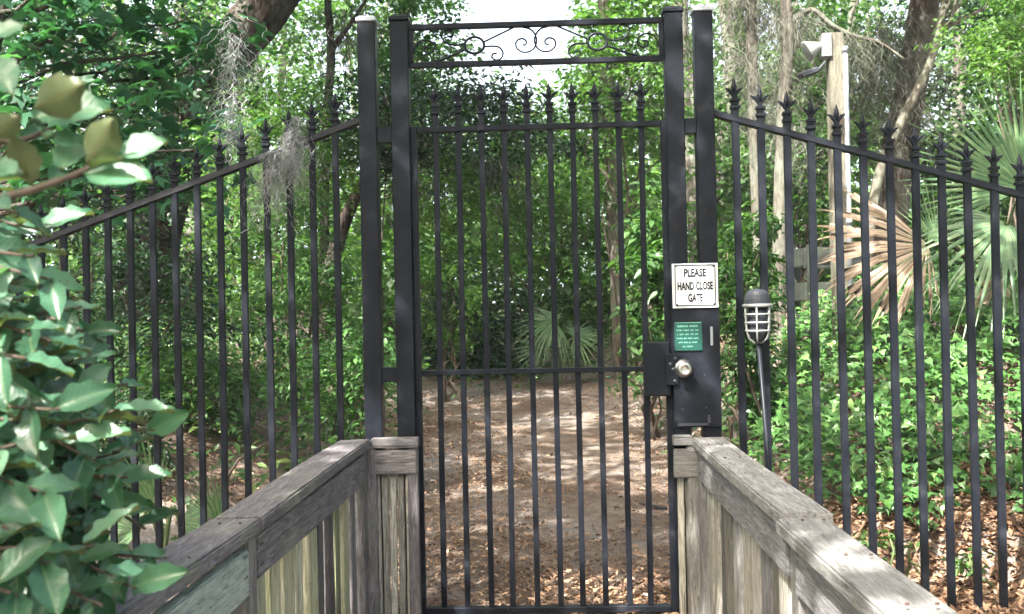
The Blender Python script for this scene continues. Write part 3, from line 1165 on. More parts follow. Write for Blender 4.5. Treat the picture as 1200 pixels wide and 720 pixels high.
def wander(p0, p1, n_=6, amp=.08):
    p0, p1 = Vector(p0), Vector(p1)
    L = (p1 - p0).length
    o = [p0]
    for k in range(1, n_):
        t = k / n_
        o.append(p0.lerp(p1, t) + Vector(rng.normal(size=3)) * amp * L * .35)
    o.append(p1)
    return o


def shrub(name, label, cat, c, r, n_cl, per, size, tmpl, mat, group, cl_r=None, stem_mat=None, flat=.6, up=1.1, vb=0.0, nstem=6, shell=.3):
    c = Vector(c)
    base = Vector((c.x, c.y, gz(c.x, c.y)))
    t = thing(name, label, cat, base, group)
    cen = ell_points(c, r, n_cl, shell)
    low = ground(cen[:, 0], cen[:, 1]) + .05
    cen[:, 2] = np.maximum(cen[:, 2], low)
    rad = np.full(n_cl, cl_r or max(r) * .3) * rng.uniform(.6, 1.25, n_cl)
    leaf_object('foliage', [clump_cloud(cen, rad, per, size, tmpl, up=up, flat=flat, vbias=vb)], mat, t)
    b = MB()
    for k in range(nstem):
        e = cen[rng.integers(n_cl)]
        s0 = base + Vector((random.uniform(-.15, .15), random.uniform(-.15, .15), -.05))
        th = .012 + .006 * max(r)
        b.tube(wander(s0, e, 6, .12), list(np.linspace(th, th * .3, 7)), 6)
    b.build('stem', stem_mat or TWIG, t, smooth=True)
    return t


def moss_sets(anchors, n_each, length, spread, width, wild=.75, damp=.55, sg_=9):
    """thin curling ribbons hanging from anchor points"""
    A = np.repeat(np.array([list(a) for a in anchors], float), n_each, 0)
    n_ = len(A)
    L = length * rng.uniform(.25, 1.0, n_)
    p = A + rng.normal(size=(n_, 3)) * np.array([spread, spread * .6, spread * .4])
    vel = rng.normal(size=(n_, 3)) * .5
    pts = [p.copy()]
    for k in range(sg_):
        vel = vel * damp + rng.normal(size=(n_, 3)) * wild
        stepv = vel.copy()
        stepv[:, 2] = -abs(stepv[:, 2]) * .4 - .75
        p = p + stepv * (L / sg_)[:, None]
        pts.append(p.copy())
    P_ = np.stack(pts, 1)
    side = rng.normal(size=(n_, 3))
    side[:, 2] *= .2
    side /= np.linalg.norm(side, axis=1, keepdims=True)
    wv = (width * np.linspace(1, .35, sg_ + 1))[None, :, None]
    Vv = np.stack([P_ - side[:, None] * wv / 2, P_ + side[:, None] * wv / 2], 2)
    Vv = Vv.reshape(n_, -1, 3)
    q = np.array([(2 * k, 2 * k + 1, 2 * k + 3, 2 * k + 2) for k in range(sg_)])
    off = (np.arange(n_) * Vv.shape[1])[:, None, None]
    fs = [(q[None] + off).reshape(-1, 4)]
    return Vv.reshape(-1, 3), fs, np.repeat(rng.random(n_), sg_)


def tree(name, label, path, rad, bark, crown=None, limbs=(), moss=None, group='trees of the wood behind the gate', leafm=None, size=.1, tmpl=T_RHOMB, per=60, n_cl=60, cl_r=.7):
    """path: world points of the trunk; crown: (centre, radii)"""
    p0 = Vector(path[0])
    base = Vector((p0.x, p0.y, gz(p0.x, p0.y)))
    t = thing(name, label, 'tree', base, group)
    b = MB()
    pts = [Vector(q) for q in cr_curve(path, 5)]
    rr = list(np.interp(np.linspace(0, 1, len(pts)), np.linspace(0, 1, len(rad)), rad))
    rr = [x * random.uniform(.93, 1.07) for x in rr]
    b.tube(pts, rr, 14)
    for lpts, lr in limbs:
        q = [Vector(v) for v in cr_curve(lpts, 5)]
        b.tube(q, list(np.linspace(lr, lr * .35, len(q))), 8)
    if crown:
        c, r = crown
        cen = ell_points(c, r, n_cl, .25)
        for k in range(min(14, n_cl)):
            s0 = pts[-1 - random.randint(0, max(1, len(pts) // 5))]
            b.tube(wander(s0, cen[k], 6, .14), list(np.linspace(rr[-1] * .6, rr[-1] * .12, 7)), 6)
    b.build('trunk', bark, t, smooth=True)
    if crown:
        rd = np.full(n_cl, cl_r) * rng.uniform(.6, 1.3, n_cl)
        leaf_object('crown', [clump_cloud(cen, rd, per, size, tmpl)], leafm or L_MID, t)
    if moss:
        leaf_object('hanging_moss', [moss_sets(*ms) for ms in moss], MOSS, t)
    return t


exec_order = 'vegetation follows'
# ------------------------------------------------------------------ trees with trunks in view
def trunk_px(pts, y):
    return [tuple(at(px, py, y)) for px, py in pts]


def grounded(p, y):
    """adds a foot below the ground to a trunk whose lowest point is given last"""
    q = trunk_px(p, y)
    x, yy, z = q[0]
    return [(x, yy, min(z, gz(x, yy)) - .25)] + q if z > gz(x, yy) + .3 else [(x, yy, gz(x, yy) - .3)] + q[1:]


Y1 = 10.5
tree('leaning_oak', 'massive dark oak trunk leaning over the sweetgum leaves, sunlit blotches on its bark', grounded([(170, 330), (215, 150), (262, 70), (318, 0), (400, -110), (440, -200)], Y1), [.5, .42, .40, .37, .33, .25], BARK_DARK,
     crown=((-3.5, 9.0, 10.0), (4.5, 3.5, 2.4)), moss=[([at(225, 40, Y1 - .4), at(205, 20, Y1 - .4), at(240, 70, Y1 - .4)], 60, 1.2, .25, .02)], size=.15, n_cl=90, per=60, cl_r=.9)
Y2 = 11.0
tree('slender_oak', 'thin dark forked trunk in front of bright leaves between the leaning oak and left gatepost', grounded([(380, 330), (382, 150), (388, 70), (384, 0), (378, -120)], Y2), [.09, .075, .07, .06, .04], BARK_DARK,
     n_cl=110, crown=((-3.3, 7.2, 8.3), (3.0, 2.6, 1.4)), limbs=[(trunk_px([(388, 60), (402, 40), (418, 18), (440, -20)], Y2), .05), (trunk_px([(382, 130), (362, 112), (340, 105)], Y2), .03)], moss=[([at(x, y, Y2) for x, y in ((400, 15), (412, 40), (378, 10), (428, 5))], 40, 1.2, .15, .016)], size=.12)  # crown out of view, pulled forward to shade the thicket
Y3 = 9.6
tree('pale_oak', 'pale sunlit straight trunk standing behind the right half of the gate', grounded([(729, 430), (724, 330), (718, 240), (714, 120), (708, 0), (700, -120)], Y3), [.13, .115, .10, .095, .09, .06], BARK_PALE,
     crown=((1.6, 10.5, 9.0), (3.2, 2.8, 1.8)), moss=[([at(x, y, Y3 - .2) for x, y in ((706, 60), (716, 90), (735, 70), (690, 100), (745, 110))], 60, 1.3, .14, .014)], size=.13, n_cl=70)
Y4 = 6.5
tree('mossy_oak', 'mossy grey trunk just right of the tallest right gatepost', grounded([(893, 400), (890, 300), (884, 150), (880, 0), (884, -140)], Y4), [.085, .075, .07, .066, .05], BARK_MOSS,
     crown=((3.4, 7.2, 7.6), (2.4, 2.2, 1.4)), moss=[([at(x, y, Y4) for x, y in ((872, -10), (885, 20), (900, 0), (880, 90), (866, 60), (862, 0), (892, 130))], 110, .8, .10, .006)], size=.11)
Y5 = 5.6
tree('draped_oak', 'moss draped trunk between the mossy oak and the timber lamp post', grounded([(912, 420), (913, 320), (917, 150), (923, 50), (921, 0), (915, -140)], Y5), [.08, .07, .068, .062, .058, .045], BARK_MOSS,
     crown=((3.1, 5.8, 7.0), (2.0, 1.9, 1.2)), limbs=[(trunk_px([(922, 30), (950, 12), (975, 30), (1000, 42), (1030, 50), (1060, 70)], Y5), .035)],
     moss=[([at(x, y, Y5) for x, y in ((915, 20), (928, 40), (935, 10), (920, 100), (908, 70), (950, 20), (985, 38), (1010, 45), (925, 150))], 90, .65, .09, .0055)], size=.1)
Y6 = 8.5
tree('dark_pine', 'thick dark reddish trunk leaning behind the timber lamp post, mossy on one side', grounded([(1035, 330), (1050, 200), (1066, 110), (1084, 0), (1105, -140)], Y6), [.23, .21, .20, .19, .15], BARK_DARK,
     crown=((6.2, 9.0, 9.0), (3.2, 2.8, 1.8)), moss=[([at(x, y, Y6 - .2) for x, y in ((1040, 20), (1050, 50), (1035, 70), (1042, 100), (1030, 40), (1020, 90), (1060, 130))], 120, 1.1, .16, .008)], size=.13, n_cl=70)
Y7 = 7.2
tree('bent_sapling', 'thin pale lichen covered trunk slanting across the dark reddish trunk', grounded([(1015, 310), (1030, 205), (1058, 140), (1088, 78), (1103, 25), (1118, -60)], Y7), [.07, .06, .055, .05, .045, .035], BARK_PALE,
     crown=((5.6, 7.2, 6.6), (1.6, 1.5, .9)), moss=[([at(x, y, Y7) for x, y in ((1070, 120), (1090, 75), (1045, 170))], 50, .6, .1, .006)], size=.1)

tree('overhanging_tree', 'low tree spreading a leafy roof over the dark hollow behind the middle of the gate', [(-3.3, 9.6, gz(-3.3, 9.6) - .3), (-3.1, 9.6, 2.2), (-2.6, 9.5, 3.4), (-1.9, 9.3, 3.9)], [.13, .11, .09, .06], BARK_DARK,  # tree added as a leafy roof to shade the hollow; dark leaves deepen it
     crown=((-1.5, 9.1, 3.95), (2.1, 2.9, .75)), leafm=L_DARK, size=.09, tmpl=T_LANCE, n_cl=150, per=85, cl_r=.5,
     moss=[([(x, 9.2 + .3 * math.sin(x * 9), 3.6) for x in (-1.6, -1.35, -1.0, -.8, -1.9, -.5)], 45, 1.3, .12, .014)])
# sweetgum with big star leaves
YS = 2.6
sp = grounded([(-40, 420), (-30, 200), (-10, 60), (20, -60)], YS)
t = thing('sweetgum_tree', 'sweetgum branches with large dark star shaped leaves above the left fence', 'tree', (sp[0][0], YS, gz(sp[0][0], YS)), 'trees of the wood behind the gate')
b = MB()
b.tube([Vector(q) for q in cr_curve(sp, 5)], list(np.linspace(.09, .05, 5 * (len(sp) - 1) + 1)), 10)
limb_ends = [(40, 100), (110, 120), (180, 60), (225, 20), (250, 70), (60, 40), (120, 20), (215, 170), (150, 160), (235, 215), (265, 45), (60, 200), (160, 220), (100, -30), (30, 10), (190, 110), (285, 165), (180, -30), (40, 150)]
cen = []
for px, py in limb_ends:
    e = at(px, py, YS + random.uniform(-.5, .6))
    s0 = at(-20, min(py + 60, 250), YS)
    pts = wander(s0, e, 6, .06)
    b.tube(pts, list(np.linspace(.022, .005, 7)), 6)
    cen.append(tuple(e))
    cen.append(tuple(pts[4]))
b.build('trunk', BARK_DARK, t, smooth=True)
cen = np.array(cen)
leaf_object('crown', [clump_cloud(cen, np.full(len(cen), .36), 19, .165, T_STAR, up=1.2, flat=.75)], L_SWEET, t)

# ------------------------------------------------------------------ understory shrubs: (label, px box, depth plane, leaves)
def px_shrub(name, label, box, y, mat, size, n_cl, per, tmpl=T_RHOMB, depth=.9, vb=0., cl=None, cat='shrub', group='understory shrubs beyond the fence', **kw):
    x0, y0_, x1, y1_ = box
    a_, b_ = at(x0, y0_, y), at(x1, y1_, y)
    c = ((a_.x + b_.x) / 2, y, (a_.z + b_.z) / 2)
    r = (abs(b_.x - a_.x) / 2, depth, abs(a_.z - b_.z) / 2)
    return shrub(name, label, cat, c, r, n_cl, per, size, tmpl, mat, group, cl_r=cl or .28 * min(r[0], r[2]) + .1, vb=vb, **kw)


px_shrub('leafy_shrub', 'pale green layered shrub rising above the left fence beside the gatepost', (215, 100, 430, 260), 7.5, L_LIGHT, .075, 95, 75, T_LANCE, 1.1)
px_shrub('leafy_shrub', 'dim green shrub behind the lower end of the left fence', (50, 250, 270, 470), 4.0, L_DARK, .07, 70, 70, T_LANCE, .9)
px_shrub('leafy_shrub', 'bright small leaved shrub behind the middle of the left fence', (260, 215, 430, 450), 5.5, L_MID, .065, 90, 70, T_LANCE, 1.0)
px_shrub('leafy_shrub', 'low fresh green shrub behind the left fence just beside the gateposts', (330, 370, 480, 520), 2.6, L_IVY, .06, 55, 55, T_LANCE, .6)
px_shrub('leafy_shrub', 'yellow green shrub seen through the hinge side of the gate', (478, 170, 570, 420), 8.0, L_LIGHT, .08, 70, 60, T_LANCE, 1.0)
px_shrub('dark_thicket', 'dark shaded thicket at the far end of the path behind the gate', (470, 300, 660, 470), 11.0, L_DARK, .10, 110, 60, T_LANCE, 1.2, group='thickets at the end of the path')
px_shrub('leafy_shrub', 'tall sunlit shrub behind the upper middle of the gate', (545, 110, 710, 330), 13.5, L_LIGHT, .11, 120, 60, T_RHOMB, 1.6)
px_shrub('leafy_shrub', 'large leaved green shrub right of the pale trunk behind the lock box', (725, 210, 800, 470), 5.0, L_MID, .12, 60, 32, T_LANCE, .7)
px_shrub('leafy_shrub', 'feathery green shrub behind the caged lamp', (838, 220, 912, 480), 3.4, L_MID, .075, 60, 60, T_LANCE, .6)
px_shrub('leafy_shrub', 'bright overhanging bush in the top right corner above the palm', (1120, -60, 1290, 110), 5.5, L_LIGHT, .085, 60, 55, T_LANCE, .9)
px_shrub('understory_tree', 'sunny yellow green tree crown right of the white sky gap', (660, -80, 800, 235), 8.9, L_LIGHT, .095, 110, 60, T_RHOMB, 1.6, cat='tree', group='trees of the wood behind the gate')
px_shrub('understory_tree', 'shaded green tree crown left of the white sky gap', (415, -80, 545, 190), 12.5, L_MID, .11, 120, 60, T_RHOMB, 1.6, cat='tree', group='trees of the wood behind the gate')
px_shrub('understory_tree', 'grey green tree crown behind the mossy trunks and timber lamp post', (820, -60, 1060, 270), 12.5, L_MID, .11, 150, 60, T_RHOMB, 1.6, cat='tree', group='trees of the wood behind the gate')
px_shrub('understory_tree', 'deep green tree crown behind the palm and dark reddish trunk', (1010, -80, 1300, 260), 13.0, L_DARK, .12, 150, 60, T_RHOMB, 1.8, cat='tree', group='trees of the wood behind the gate')
px_shrub('understory_tree', 'broken green crown behind the leaning oak at the upper left', (170, -80, 440, 140), 16.0, L_MID, .13, 90, 55, T_RHOMB, 2.0, cat='tree', group='trees of the wood behind the gate')
px_shrub('understory_tree', 'dark green crown behind the sweetgum in the top left corner', (-120, -80, 290, 330), 9.0, L_DARK, .11, 240, 60, T_RHOMB, 1.6, cat='tree', group='trees of the wood behind the gate')
px_shrub('leafy_shrub', 'green bush at the turn of the path behind the fan palm', (640, 250, 740, 450), 13.5, L_MID, .1, 80, 55, T_RHOMB, 1.2)

px_shrub('leafy_shrub', 'low dense green shrub behind the left fence among the fallen leaves', (120, 390, 300, 520), 3.0, L_MID, .06, 60, 55, T_LANCE, .7)
px_shrub('leafy_shrub', 'small dark bush low behind the left fence above the palmettos', (70, 450, 190, 580), 1.7, L_DARK, .06, 40, 50, T_LANCE, .5)

# ------------------------------------------------------------------ the far wood, one mass
def far_wood():
    cs, rs = [], []
    for k in range(2100):
        Yp = rng.uniform(17, 46)
        px = rng.uniform(-260, 1460) if k < 1350 else rng.choice([rng.uniform(-1100, -260), rng.uniform(1460, 2300)])
        X_ = (px - 642) / 1200 * (Yp + 5)
        top = 7 + rng.uniform(0, 9)
        if 520 < px < 690:
            top = 1.48 + (Yp + 5) * (.215 if (px < 548 or px > 668) else .175) * rng.uniform(.5, 1)
        z = gz(X_, Yp) + rng.uniform(0, 1) ** .8 * top
        cs.append((X_, Yp, z))
        rs.append(rng.uniform(.8, 1.7))
    for k in range(1200):
        Yp = rng.uniform(12.5, 26)
        px = rng.uniform(-200, 1400) if k < 800 else rng.choice([rng.uniform(-900, -200), rng.uniform(1400, 2100)])
        X_ = (px - 642) / 1200 * (Yp + 5)
        if abs(X_ + .9) < 1.3 and Yp < 14.5:
            continue
        cs.append((X_, Yp, gz(X_, Yp) + 3.6 * rng.random() ** 1.2))
        rs.append(rng.uniform(.6, 1.2))
    cs = np.array(cs)
    v, fs, vr = clump_cloud(cs, np.array(rs), 85, .22, T_RHOMB, flat=.7)
    lf = (v, fs, vr)
    b = MB()
    for k in range(46):
        Yp = rng.uniform(16, 40)
        px = rng.uniform(-150, 1350)
        if 510 < px < 690:
            continue
        X_ = (px - 642) / 1200 * (Yp + 5)
        g0 = gz(X_, Yp)
        hgt = rng.uniform(10, 15)
        b.tube(wander((X_, Yp, g0 - .2), (X_ + rng.uniform(-1.5, 1.5), Yp, g0 + hgt), 6, .04), list(np.linspace(rng.uniform(.12, .3), .07, 7)), 7)
    tv = np.array(b.v)
    f4 = np.array([f for f in b.f if len(f) == 4])
    V_ = np.concatenate([v, tv])
    FL = list(fs) + [f4 + len(v)]
    nl = sum(len(f) for f in fs)
    mi = np.concatenate([np.zeros(nl), np.ones(len(f4))])
    o = np_mesh('far_woods', V_, FL, [L_FAR, BARK_MOSS], None, np.concatenate([vr, np.zeros(len(f4))]), matidx=mi)
    tag(o, 'hazy green wood closing the view behind the gate and fences', 'wood', kind='stuff')


far_wood()


def wood_across_creek():
    """the wood on the near side, behind and beside the camera: it closes off the low sky there"""
    cs, rs = [], []
    for k in range(620):
        a_ = rng.uniform(R(100), R(440)) if k % 5 else rng.uniform(R(60), R(120))
        a_ = rng.uniform(R(-215), R(35))
        d_ = rng.uniform(11, 19)
        x, y = d_ * math.cos(a_), -3 + d_ * math.sin(a_)
        if y > 3 and abs(x) < .62 * (y + 5):
            continue
        cs.append((x, y, gz(x, y) + rng.random() * 10.5))
        rs.append(rng.uniform(1.0, 2.0))
    v = clump_cloud(np.array(cs), np.array(rs), 70, .36, T_RHOMB, flat=.7)
    o = leaf_object('near_woods', [v], L_FAR)
    tag(o, 'green wood closing in on the near side of the footbridge', 'wood', kind='stuff')


wood_across_creek()

# ------------------------------------------------------------------ palms
def fan(hub, dr, nrm, Rr, spread=220, nseg=34, droop=.25, join=.45, curl=.0, thin=1.0, asym=0.0):
    V_, Q = [], []
    hub, dr, nrm = Vector(hub), Vector(dr).normalized(), Vector(nrm)
    nrm = (nrm - dr * nrm.dot(dr)).normalized()
    xx = dr.cross(nrm)
    da = R(spread) / nseg
    for k in range(nseg):
        a_ = -R(spread) / 2 + (k + .5) * da
        L = Rr * (1 - .28 * (abs(a_) / (R(spread) / 2)) ** 2) * random.uniform(.9, 1.05) * (1 - asym * (.5 - .5 * a_ / (R(spread) / 2)))
        dk = droop * random.uniform(.6, 1.5)
        cu = curl * random.uniform(-1, 1)
        base_ = len(V_)
        prof = [(0.03, 1.0), (join * .55, 1.0), (join, .98), (.68, .55), (.86, .28), (1.0, .03)]
        for (r_, wf) in prof:
            rad = r_ * L
            hw = rad * math.tan(da / 2) * wf * thin if r_ <= join else join * L * math.tan(da / 2) * wf * thin
            for s in (-1, 0, 1):
                lx = rad * math.sin(a_ + cu * r_) + s * hw * math.cos(a_)
                ly = rad * math.cos(a_ + cu * r_) - s * hw * math.sin(a_)
                lz = (0.35 * hw if s == 0 else 0)
                p = hub + xx * lx + dr * ly + nrm * lz + Vector((0, 0, -1)) * dk * Rr * r_ ** 2.4
                V_.append(p)
        for i_ in range(len(prof) - 1):
            for s in range(2):
                q = base_ + i_ * 3 + s
                Q.append((q, q + 1, q + 4, q + 3))
    return V_, Q


def palm(name, label, base, fronds, group='palms'):
    base = Vector(base)
    t = thing(name, label, 'palm', base, group)
    for hub, dr, nrm, Rr, kw, mat, lb in fronds:
        V_, Q = fan(hub, dr, nrm, Rr, **kw)
        o = np_mesh('frond', np.array([list(p) for p in V_]), [np.array(Q)], mat, t, rng.random(len(Q)))
        if lb:
            o['label'] = lb
        b = MB()
        h = Vector(hub)
        mid = base.lerp(h, .55) + Vector((0, 0, .18))
        q = [Vector(v) for v in cr_curve([tuple(base), tuple(mid), tuple(h)], 5)]
        b.tube(q, list(np.linspace(.016, .009, len(q))), 6)
        pt = b.build('petiole', STEM if mat is L_PALM else TWIG, t, smooth=True)
    return t


# large fan palm at the right edge
YP = 2.9
pb = at(1165, 350, YP + .4)
pb.z = gz(pb.x, pb.y) + .15
palm('fan_palm', 'large fan palm at the right edge with green fans and a dry beige frond', pb, [
    (at(1200, 222, YP), (-.5, .1, .85), (-.25, -1, .3), 1.06, dict(spread=165, nseg=34, droop=.08, join=.4), L_PALM, None),
    (at(1180, 262, YP - .2), (-.6, -.3, -.5), (-.1, -.75, .65), .86, dict(spread=190, nseg=30, droop=.3, join=.4), L_PALM, None),
    (at(1225, 285, YP - .1), (-.2, -.4, -.6), (0, -.6, .8), .7, dict(spread=210, nseg=30, droop=.3), L_PALM, None),
    (at(1098, 285, YP + .5), (-.12, .2, .95), (-.2, -.9, .3), .62, dict(spread=75, nseg=14, droop=.05, join=.25), L_PALM, None),
    (at(1088, 288, YP - .1), (-.88, -.1, -.28), (.05, -.92, .3), 1.12, dict(spread=150, nseg=32, droop=.14, join=.82, curl=.12, asym=.55), L_DEAD, 'dry beige drooping frond'),
    (at(1170, 322, YP + .2), (-.2, -.3, -.8), (.1, -.9, .3), .6, dict(spread=120, nseg=16, droop=.3, curl=.4), L_DEAD, 'dry brown hanging frond'),
])
YP2 = 9.2
pb = at(655, 440, YP2)
pb.z = gz(pb.x, pb.y)
palm('fan_palm', 'small fan palm with sunlit leaf at the end of the path seen through the gate', pb, [
    (at(650, 378, YP2), (-.75, -.25, .12), (.1, -.7, .75), .66, dict(spread=250, nseg=34, droop=.38), L_PALM, None),
    (at(672, 395, YP2 + .3), (.7, -.1, .25), (0, -.6, .8), .6, dict(spread=220, nseg=28, droop=.3), L_PALM, None),
    (at(640, 410, YP2 + .3), (-.6, .1, .5), (-.2, -.8, .6), .55, dict(spread=200, nseg=24, droop=.3), L_PALM, None),
])
for lab, px, py, yy, rr in (('young palmetto with narrow green fans at the foot of the left fence', 190, 560, .9, .5), ('small palmetto low behind the dark grey railing and left fence', 268, 600, .7, .36)):
    pb = at(px, py, yy)
    pb.z = gz(pb.x, yy)
    hb = pb + Vector((0, 0, .16))
    palm('palmetto', lab, pb, [
        (hb + Vector((-.05, 0, .12)), (-.25, -.1, 1), (-.1, -1, .2), rr, dict(spread=70, nseg=14, droop=.05, join=.5), L_PALM, None),
        (hb + Vector((.1, 0, .02)), (.7, -.3, .25), (.2, -.8, .6), rr * .72, dict(spread=130, nseg=18, droop=.15), L_PALM, None),
        (hb + Vector((-.12, -.05, 0)), (-.8, -.2, .2), (-.2, -.7, .7), rr * .7, dict(spread=140, nseg=18, droop=.2), L_PALM, None),
    ], 'palmettos by the left fence')

# ------------------------------------------------------------------ ivy on the right bank
def ivy():
    n_ = 34000
    x = rng.uniform(.9, 6.2, n_)
    y = rng.uniform(.2, 4.6, n_)
    edge = .36 + 1.9 * sm((2.3 - x) / 1.2) + .28 * np.sin(x * 3.3) + .15 * np.sin(x * 8.1 + 1)
    dens = sm((y - edge) / .35) * sm((x - path_right(y) - .25) / .5)
    nz = .5 + .5 * np.sin(x * 5.2 + np.sin(y * 4.1) * 1.5) * np.sin(y * 4.7 + x * 1.7)
    keep = rng.random(n_) < dens * (.45 + .55 * nz)
    x, y, nz = x[keep], y[keep], nz[keep]
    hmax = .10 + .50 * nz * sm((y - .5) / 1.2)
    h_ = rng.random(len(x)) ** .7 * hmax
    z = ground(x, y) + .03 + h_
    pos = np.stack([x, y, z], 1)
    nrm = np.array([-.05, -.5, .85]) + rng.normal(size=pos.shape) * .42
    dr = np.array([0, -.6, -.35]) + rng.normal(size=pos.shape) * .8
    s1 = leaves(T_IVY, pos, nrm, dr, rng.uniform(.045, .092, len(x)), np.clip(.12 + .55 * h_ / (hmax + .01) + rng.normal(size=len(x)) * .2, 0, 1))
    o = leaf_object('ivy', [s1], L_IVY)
    tag(o, 'bright green ivy covering the bank behind the right fence', 'ivy', kind='stuff')


ivy()


# left bank ground cover
def groundcover():
    n_ = 30000
    x = rng.uniform(-10, -1.2, n_)
    y = rng.uniform(.5, 12, n_)
    nz = .5 + .5 * np.sin(x * 2.3 + np.sin(y * 2.1) * 1.5 + .6) * np.sin(y * 2.6 + x * 1.1)
    keep = (rng.random(n_) < (.38 + .62 * sm((nz - .28) / .35)) * sm((path_left(y) - .1 - x) / .6)) & (rng.random(n_) < .35 + .65 * sm((y - 1) / 2.5))
    x, y, nz = x[keep], y[keep], nz[keep]
    h_ = rng.random(len(x)) * (.06 + .4 * nz * sm((y - .4) / 2))
    pos = np.stack([x, y, ground(x, y) + .03 + h_], 1)
    nrm = np.array([0, -.3, .9]) + rng.normal(size=pos.shape) * .4
    dr = rng.normal(size=pos.shape) + np.array([0, -.2, -.2])
    s1 = leaves(T_LANCE, pos, nrm, dr, rng.uniform(.05, .11, len(x)), rng.random(len(x)))
    # right side of the path and the far end
    n2 = 6500
    x2 = rng.uniform(-3.5, 3.2, n2)
    y2 = rng.uniform(2.5, 13, n2)
    k2 = ((x2 > path_right(y2) + .15 + .25 * np.sin(y2 * 3)) | (x2 < path_left(y2) - .2) | (y2 > 9.6 + .7 * np.sin(x2 * 2.3) + .5 * np.sin(x2 * 7) - 1.2 * rng.random(n2) ** 3)) & ((x2 < 1.9) | (y2 > 4.5))
    x2, y2 = x2[k2], y2[k2]
    pos2 = np.stack([x2, y2, ground(x2, y2) + .02 + rng.random(len(x2)) * .28], 1)
    s2 = leaves(T_LANCE, pos2, np.array([0, -.3, .9]) + rng.normal(size=pos2.shape) * .4, rng.normal(size=pos2.shape), rng.uniform(.06, .12, len(x2)), rng.random(len(x2)))
    o = leaf_object('ground_cover', [s1, s2], L_MID)
    tag(o, 'low green ground cover plants along both sides of the path', 'ground cover', kind='stuff')


groundcover()


# ------------------------------------------------------------------ leaf litter
def litter():
    n_ = 125000
    y = -0.1 + 13 * rng.random(n_) ** 1.45
    x = rng.uniform(-1, 1, n_) * (1.6 + .48 * (y + 1)) + .3
    z0 = ground(x, y)
    wear = np.exp(-((x - (.35 - .02 * y)) / .55) ** 2) * sm((y - .8) / 1.0) * sm((7.5 - y) / 2)
    nz = .5 + .5 * np.sin(x * 3.7 + np.sin(y * 2.9)) * np.sin(y * 3.3 + .8 * x)
    keep = rng.random(n_) < (1 - .86 * wear) * (.35 + .65 * nz)
    x, y, z0 = x[keep], y[keep], z0[keep]
    pos = np.stack([x, y, z0 + .006 + rng.random(len(x)) * .02], 1)
    nrm = np.array([0, 0, 1.0]) + rng.normal(size=pos.shape) * .38
    dr = rng.normal(size=pos.shape)
    big = (rng.random(len(x)) < .25) | (x > 1.3)
    sz = np.where(big, rng.uniform(.024, .055, len(x)), rng.uniform(.013, .03, len(x)))
    s1 = leaves(T_LANCE, pos, nrm, dr, sz, rng.random(len(x)))
    # pine straw and twigs
    n2 = 9000
    y2 = 10 * rng.random(n2) ** 1.6
    x2 = rng.uniform(-1, 1, n2) * (1.6 + .4 * (y2 + 1)) + .3
    pos2 = np.stack([x2, y2, ground(x2, y2) + .012], 1)
    tn = (np.array([(-.018, 0, 0), (.018, 0, 0), (.012, 1, .05), (-.012, 1, .05)]), [np.array([(0, 1, 2, 3)])])
    s2 = leaves(tn, pos2, np.array([0, 0, 1.]) + rng.normal(size=pos2.shape) * .2, rng.normal(size=pos2.shape) * np.array([1, 1, .1]), rng.uniform(.06, .16, n2), rng.random(n2) * .7)
    # deeper drifts on the bank behind the right fence
    n3 = 16000
    x3, y3 = rng.uniform(1.0, 4.6, n3), rng.uniform(-.2, 1.5, n3)
    pos3 = np.stack([x3, y3, ground(x3, y3) + .006 + rng.random(n3) * .03], 1)
    s3 = leaves(T_LANCE, pos3, np.array([0, -.25, 1.0]) + rng.normal(size=pos3.shape) * .45, rng.normal(size=pos3.shape), rng.uniform(.025, .075, n3), rng.random(n3))
    o = leaf_object('leaf_litter', [s1, s2, s3], L_LITTER)
    tag(o, 'brown fallen leaves scattered over the sandy path and banks', 'leaf litter', kind='stuff')


litter()

# ------------------------------------------------------------------ foreground silverberry shrub at the left
YF = -3.25
fb = Vector((-1.35, -3.1, gz(-1.35, -3.1)))
fs_ = thing('silverberry_shrub', 'blurred foreground shrub with wavy silvery green leaves at the left edge', 'shrub', fb)
b = MB()
LP, LN, LD, LS, LV = [], [], [], [], []


def spray(path, n_l, size, spread=1.0):
    pts = [Vector(p) for p in path]
    q = [Vector(v) for v in cr_curve([tuple(p) for p in pts], 6)]
    b.tube(q, list(np.linspace(.006, .0022, len(q))), 6)
    for k in range(n_l):
        t = (k + .6) / n_l
        f = t * (len(q) - 1)
        i_ = min(int(f), len(q) - 2)
        p = q[i_].lerp(q[i_ + 1], f - i_)
        tg = (q[i_ + 1] - q[i_]).normalized()
        side = (-1) ** k
        sv = tg.cross(Vector((0, -.5, 1))).normalized() * side
        d = (tg * .75 + sv * .8 * spread + Vector(rng.normal(size=3)) * .25 + Vector((0, 0, -.12)))
        LP.append(tuple(p))
        LD.append(tuple(d))
        LN.append((random.gauss(.05, .35), random.gauss(-.55, .4), random.gauss(.75, .3)))
        LS.append(size * random.uniform(.75, 1.15))
        LV.append(random.random())


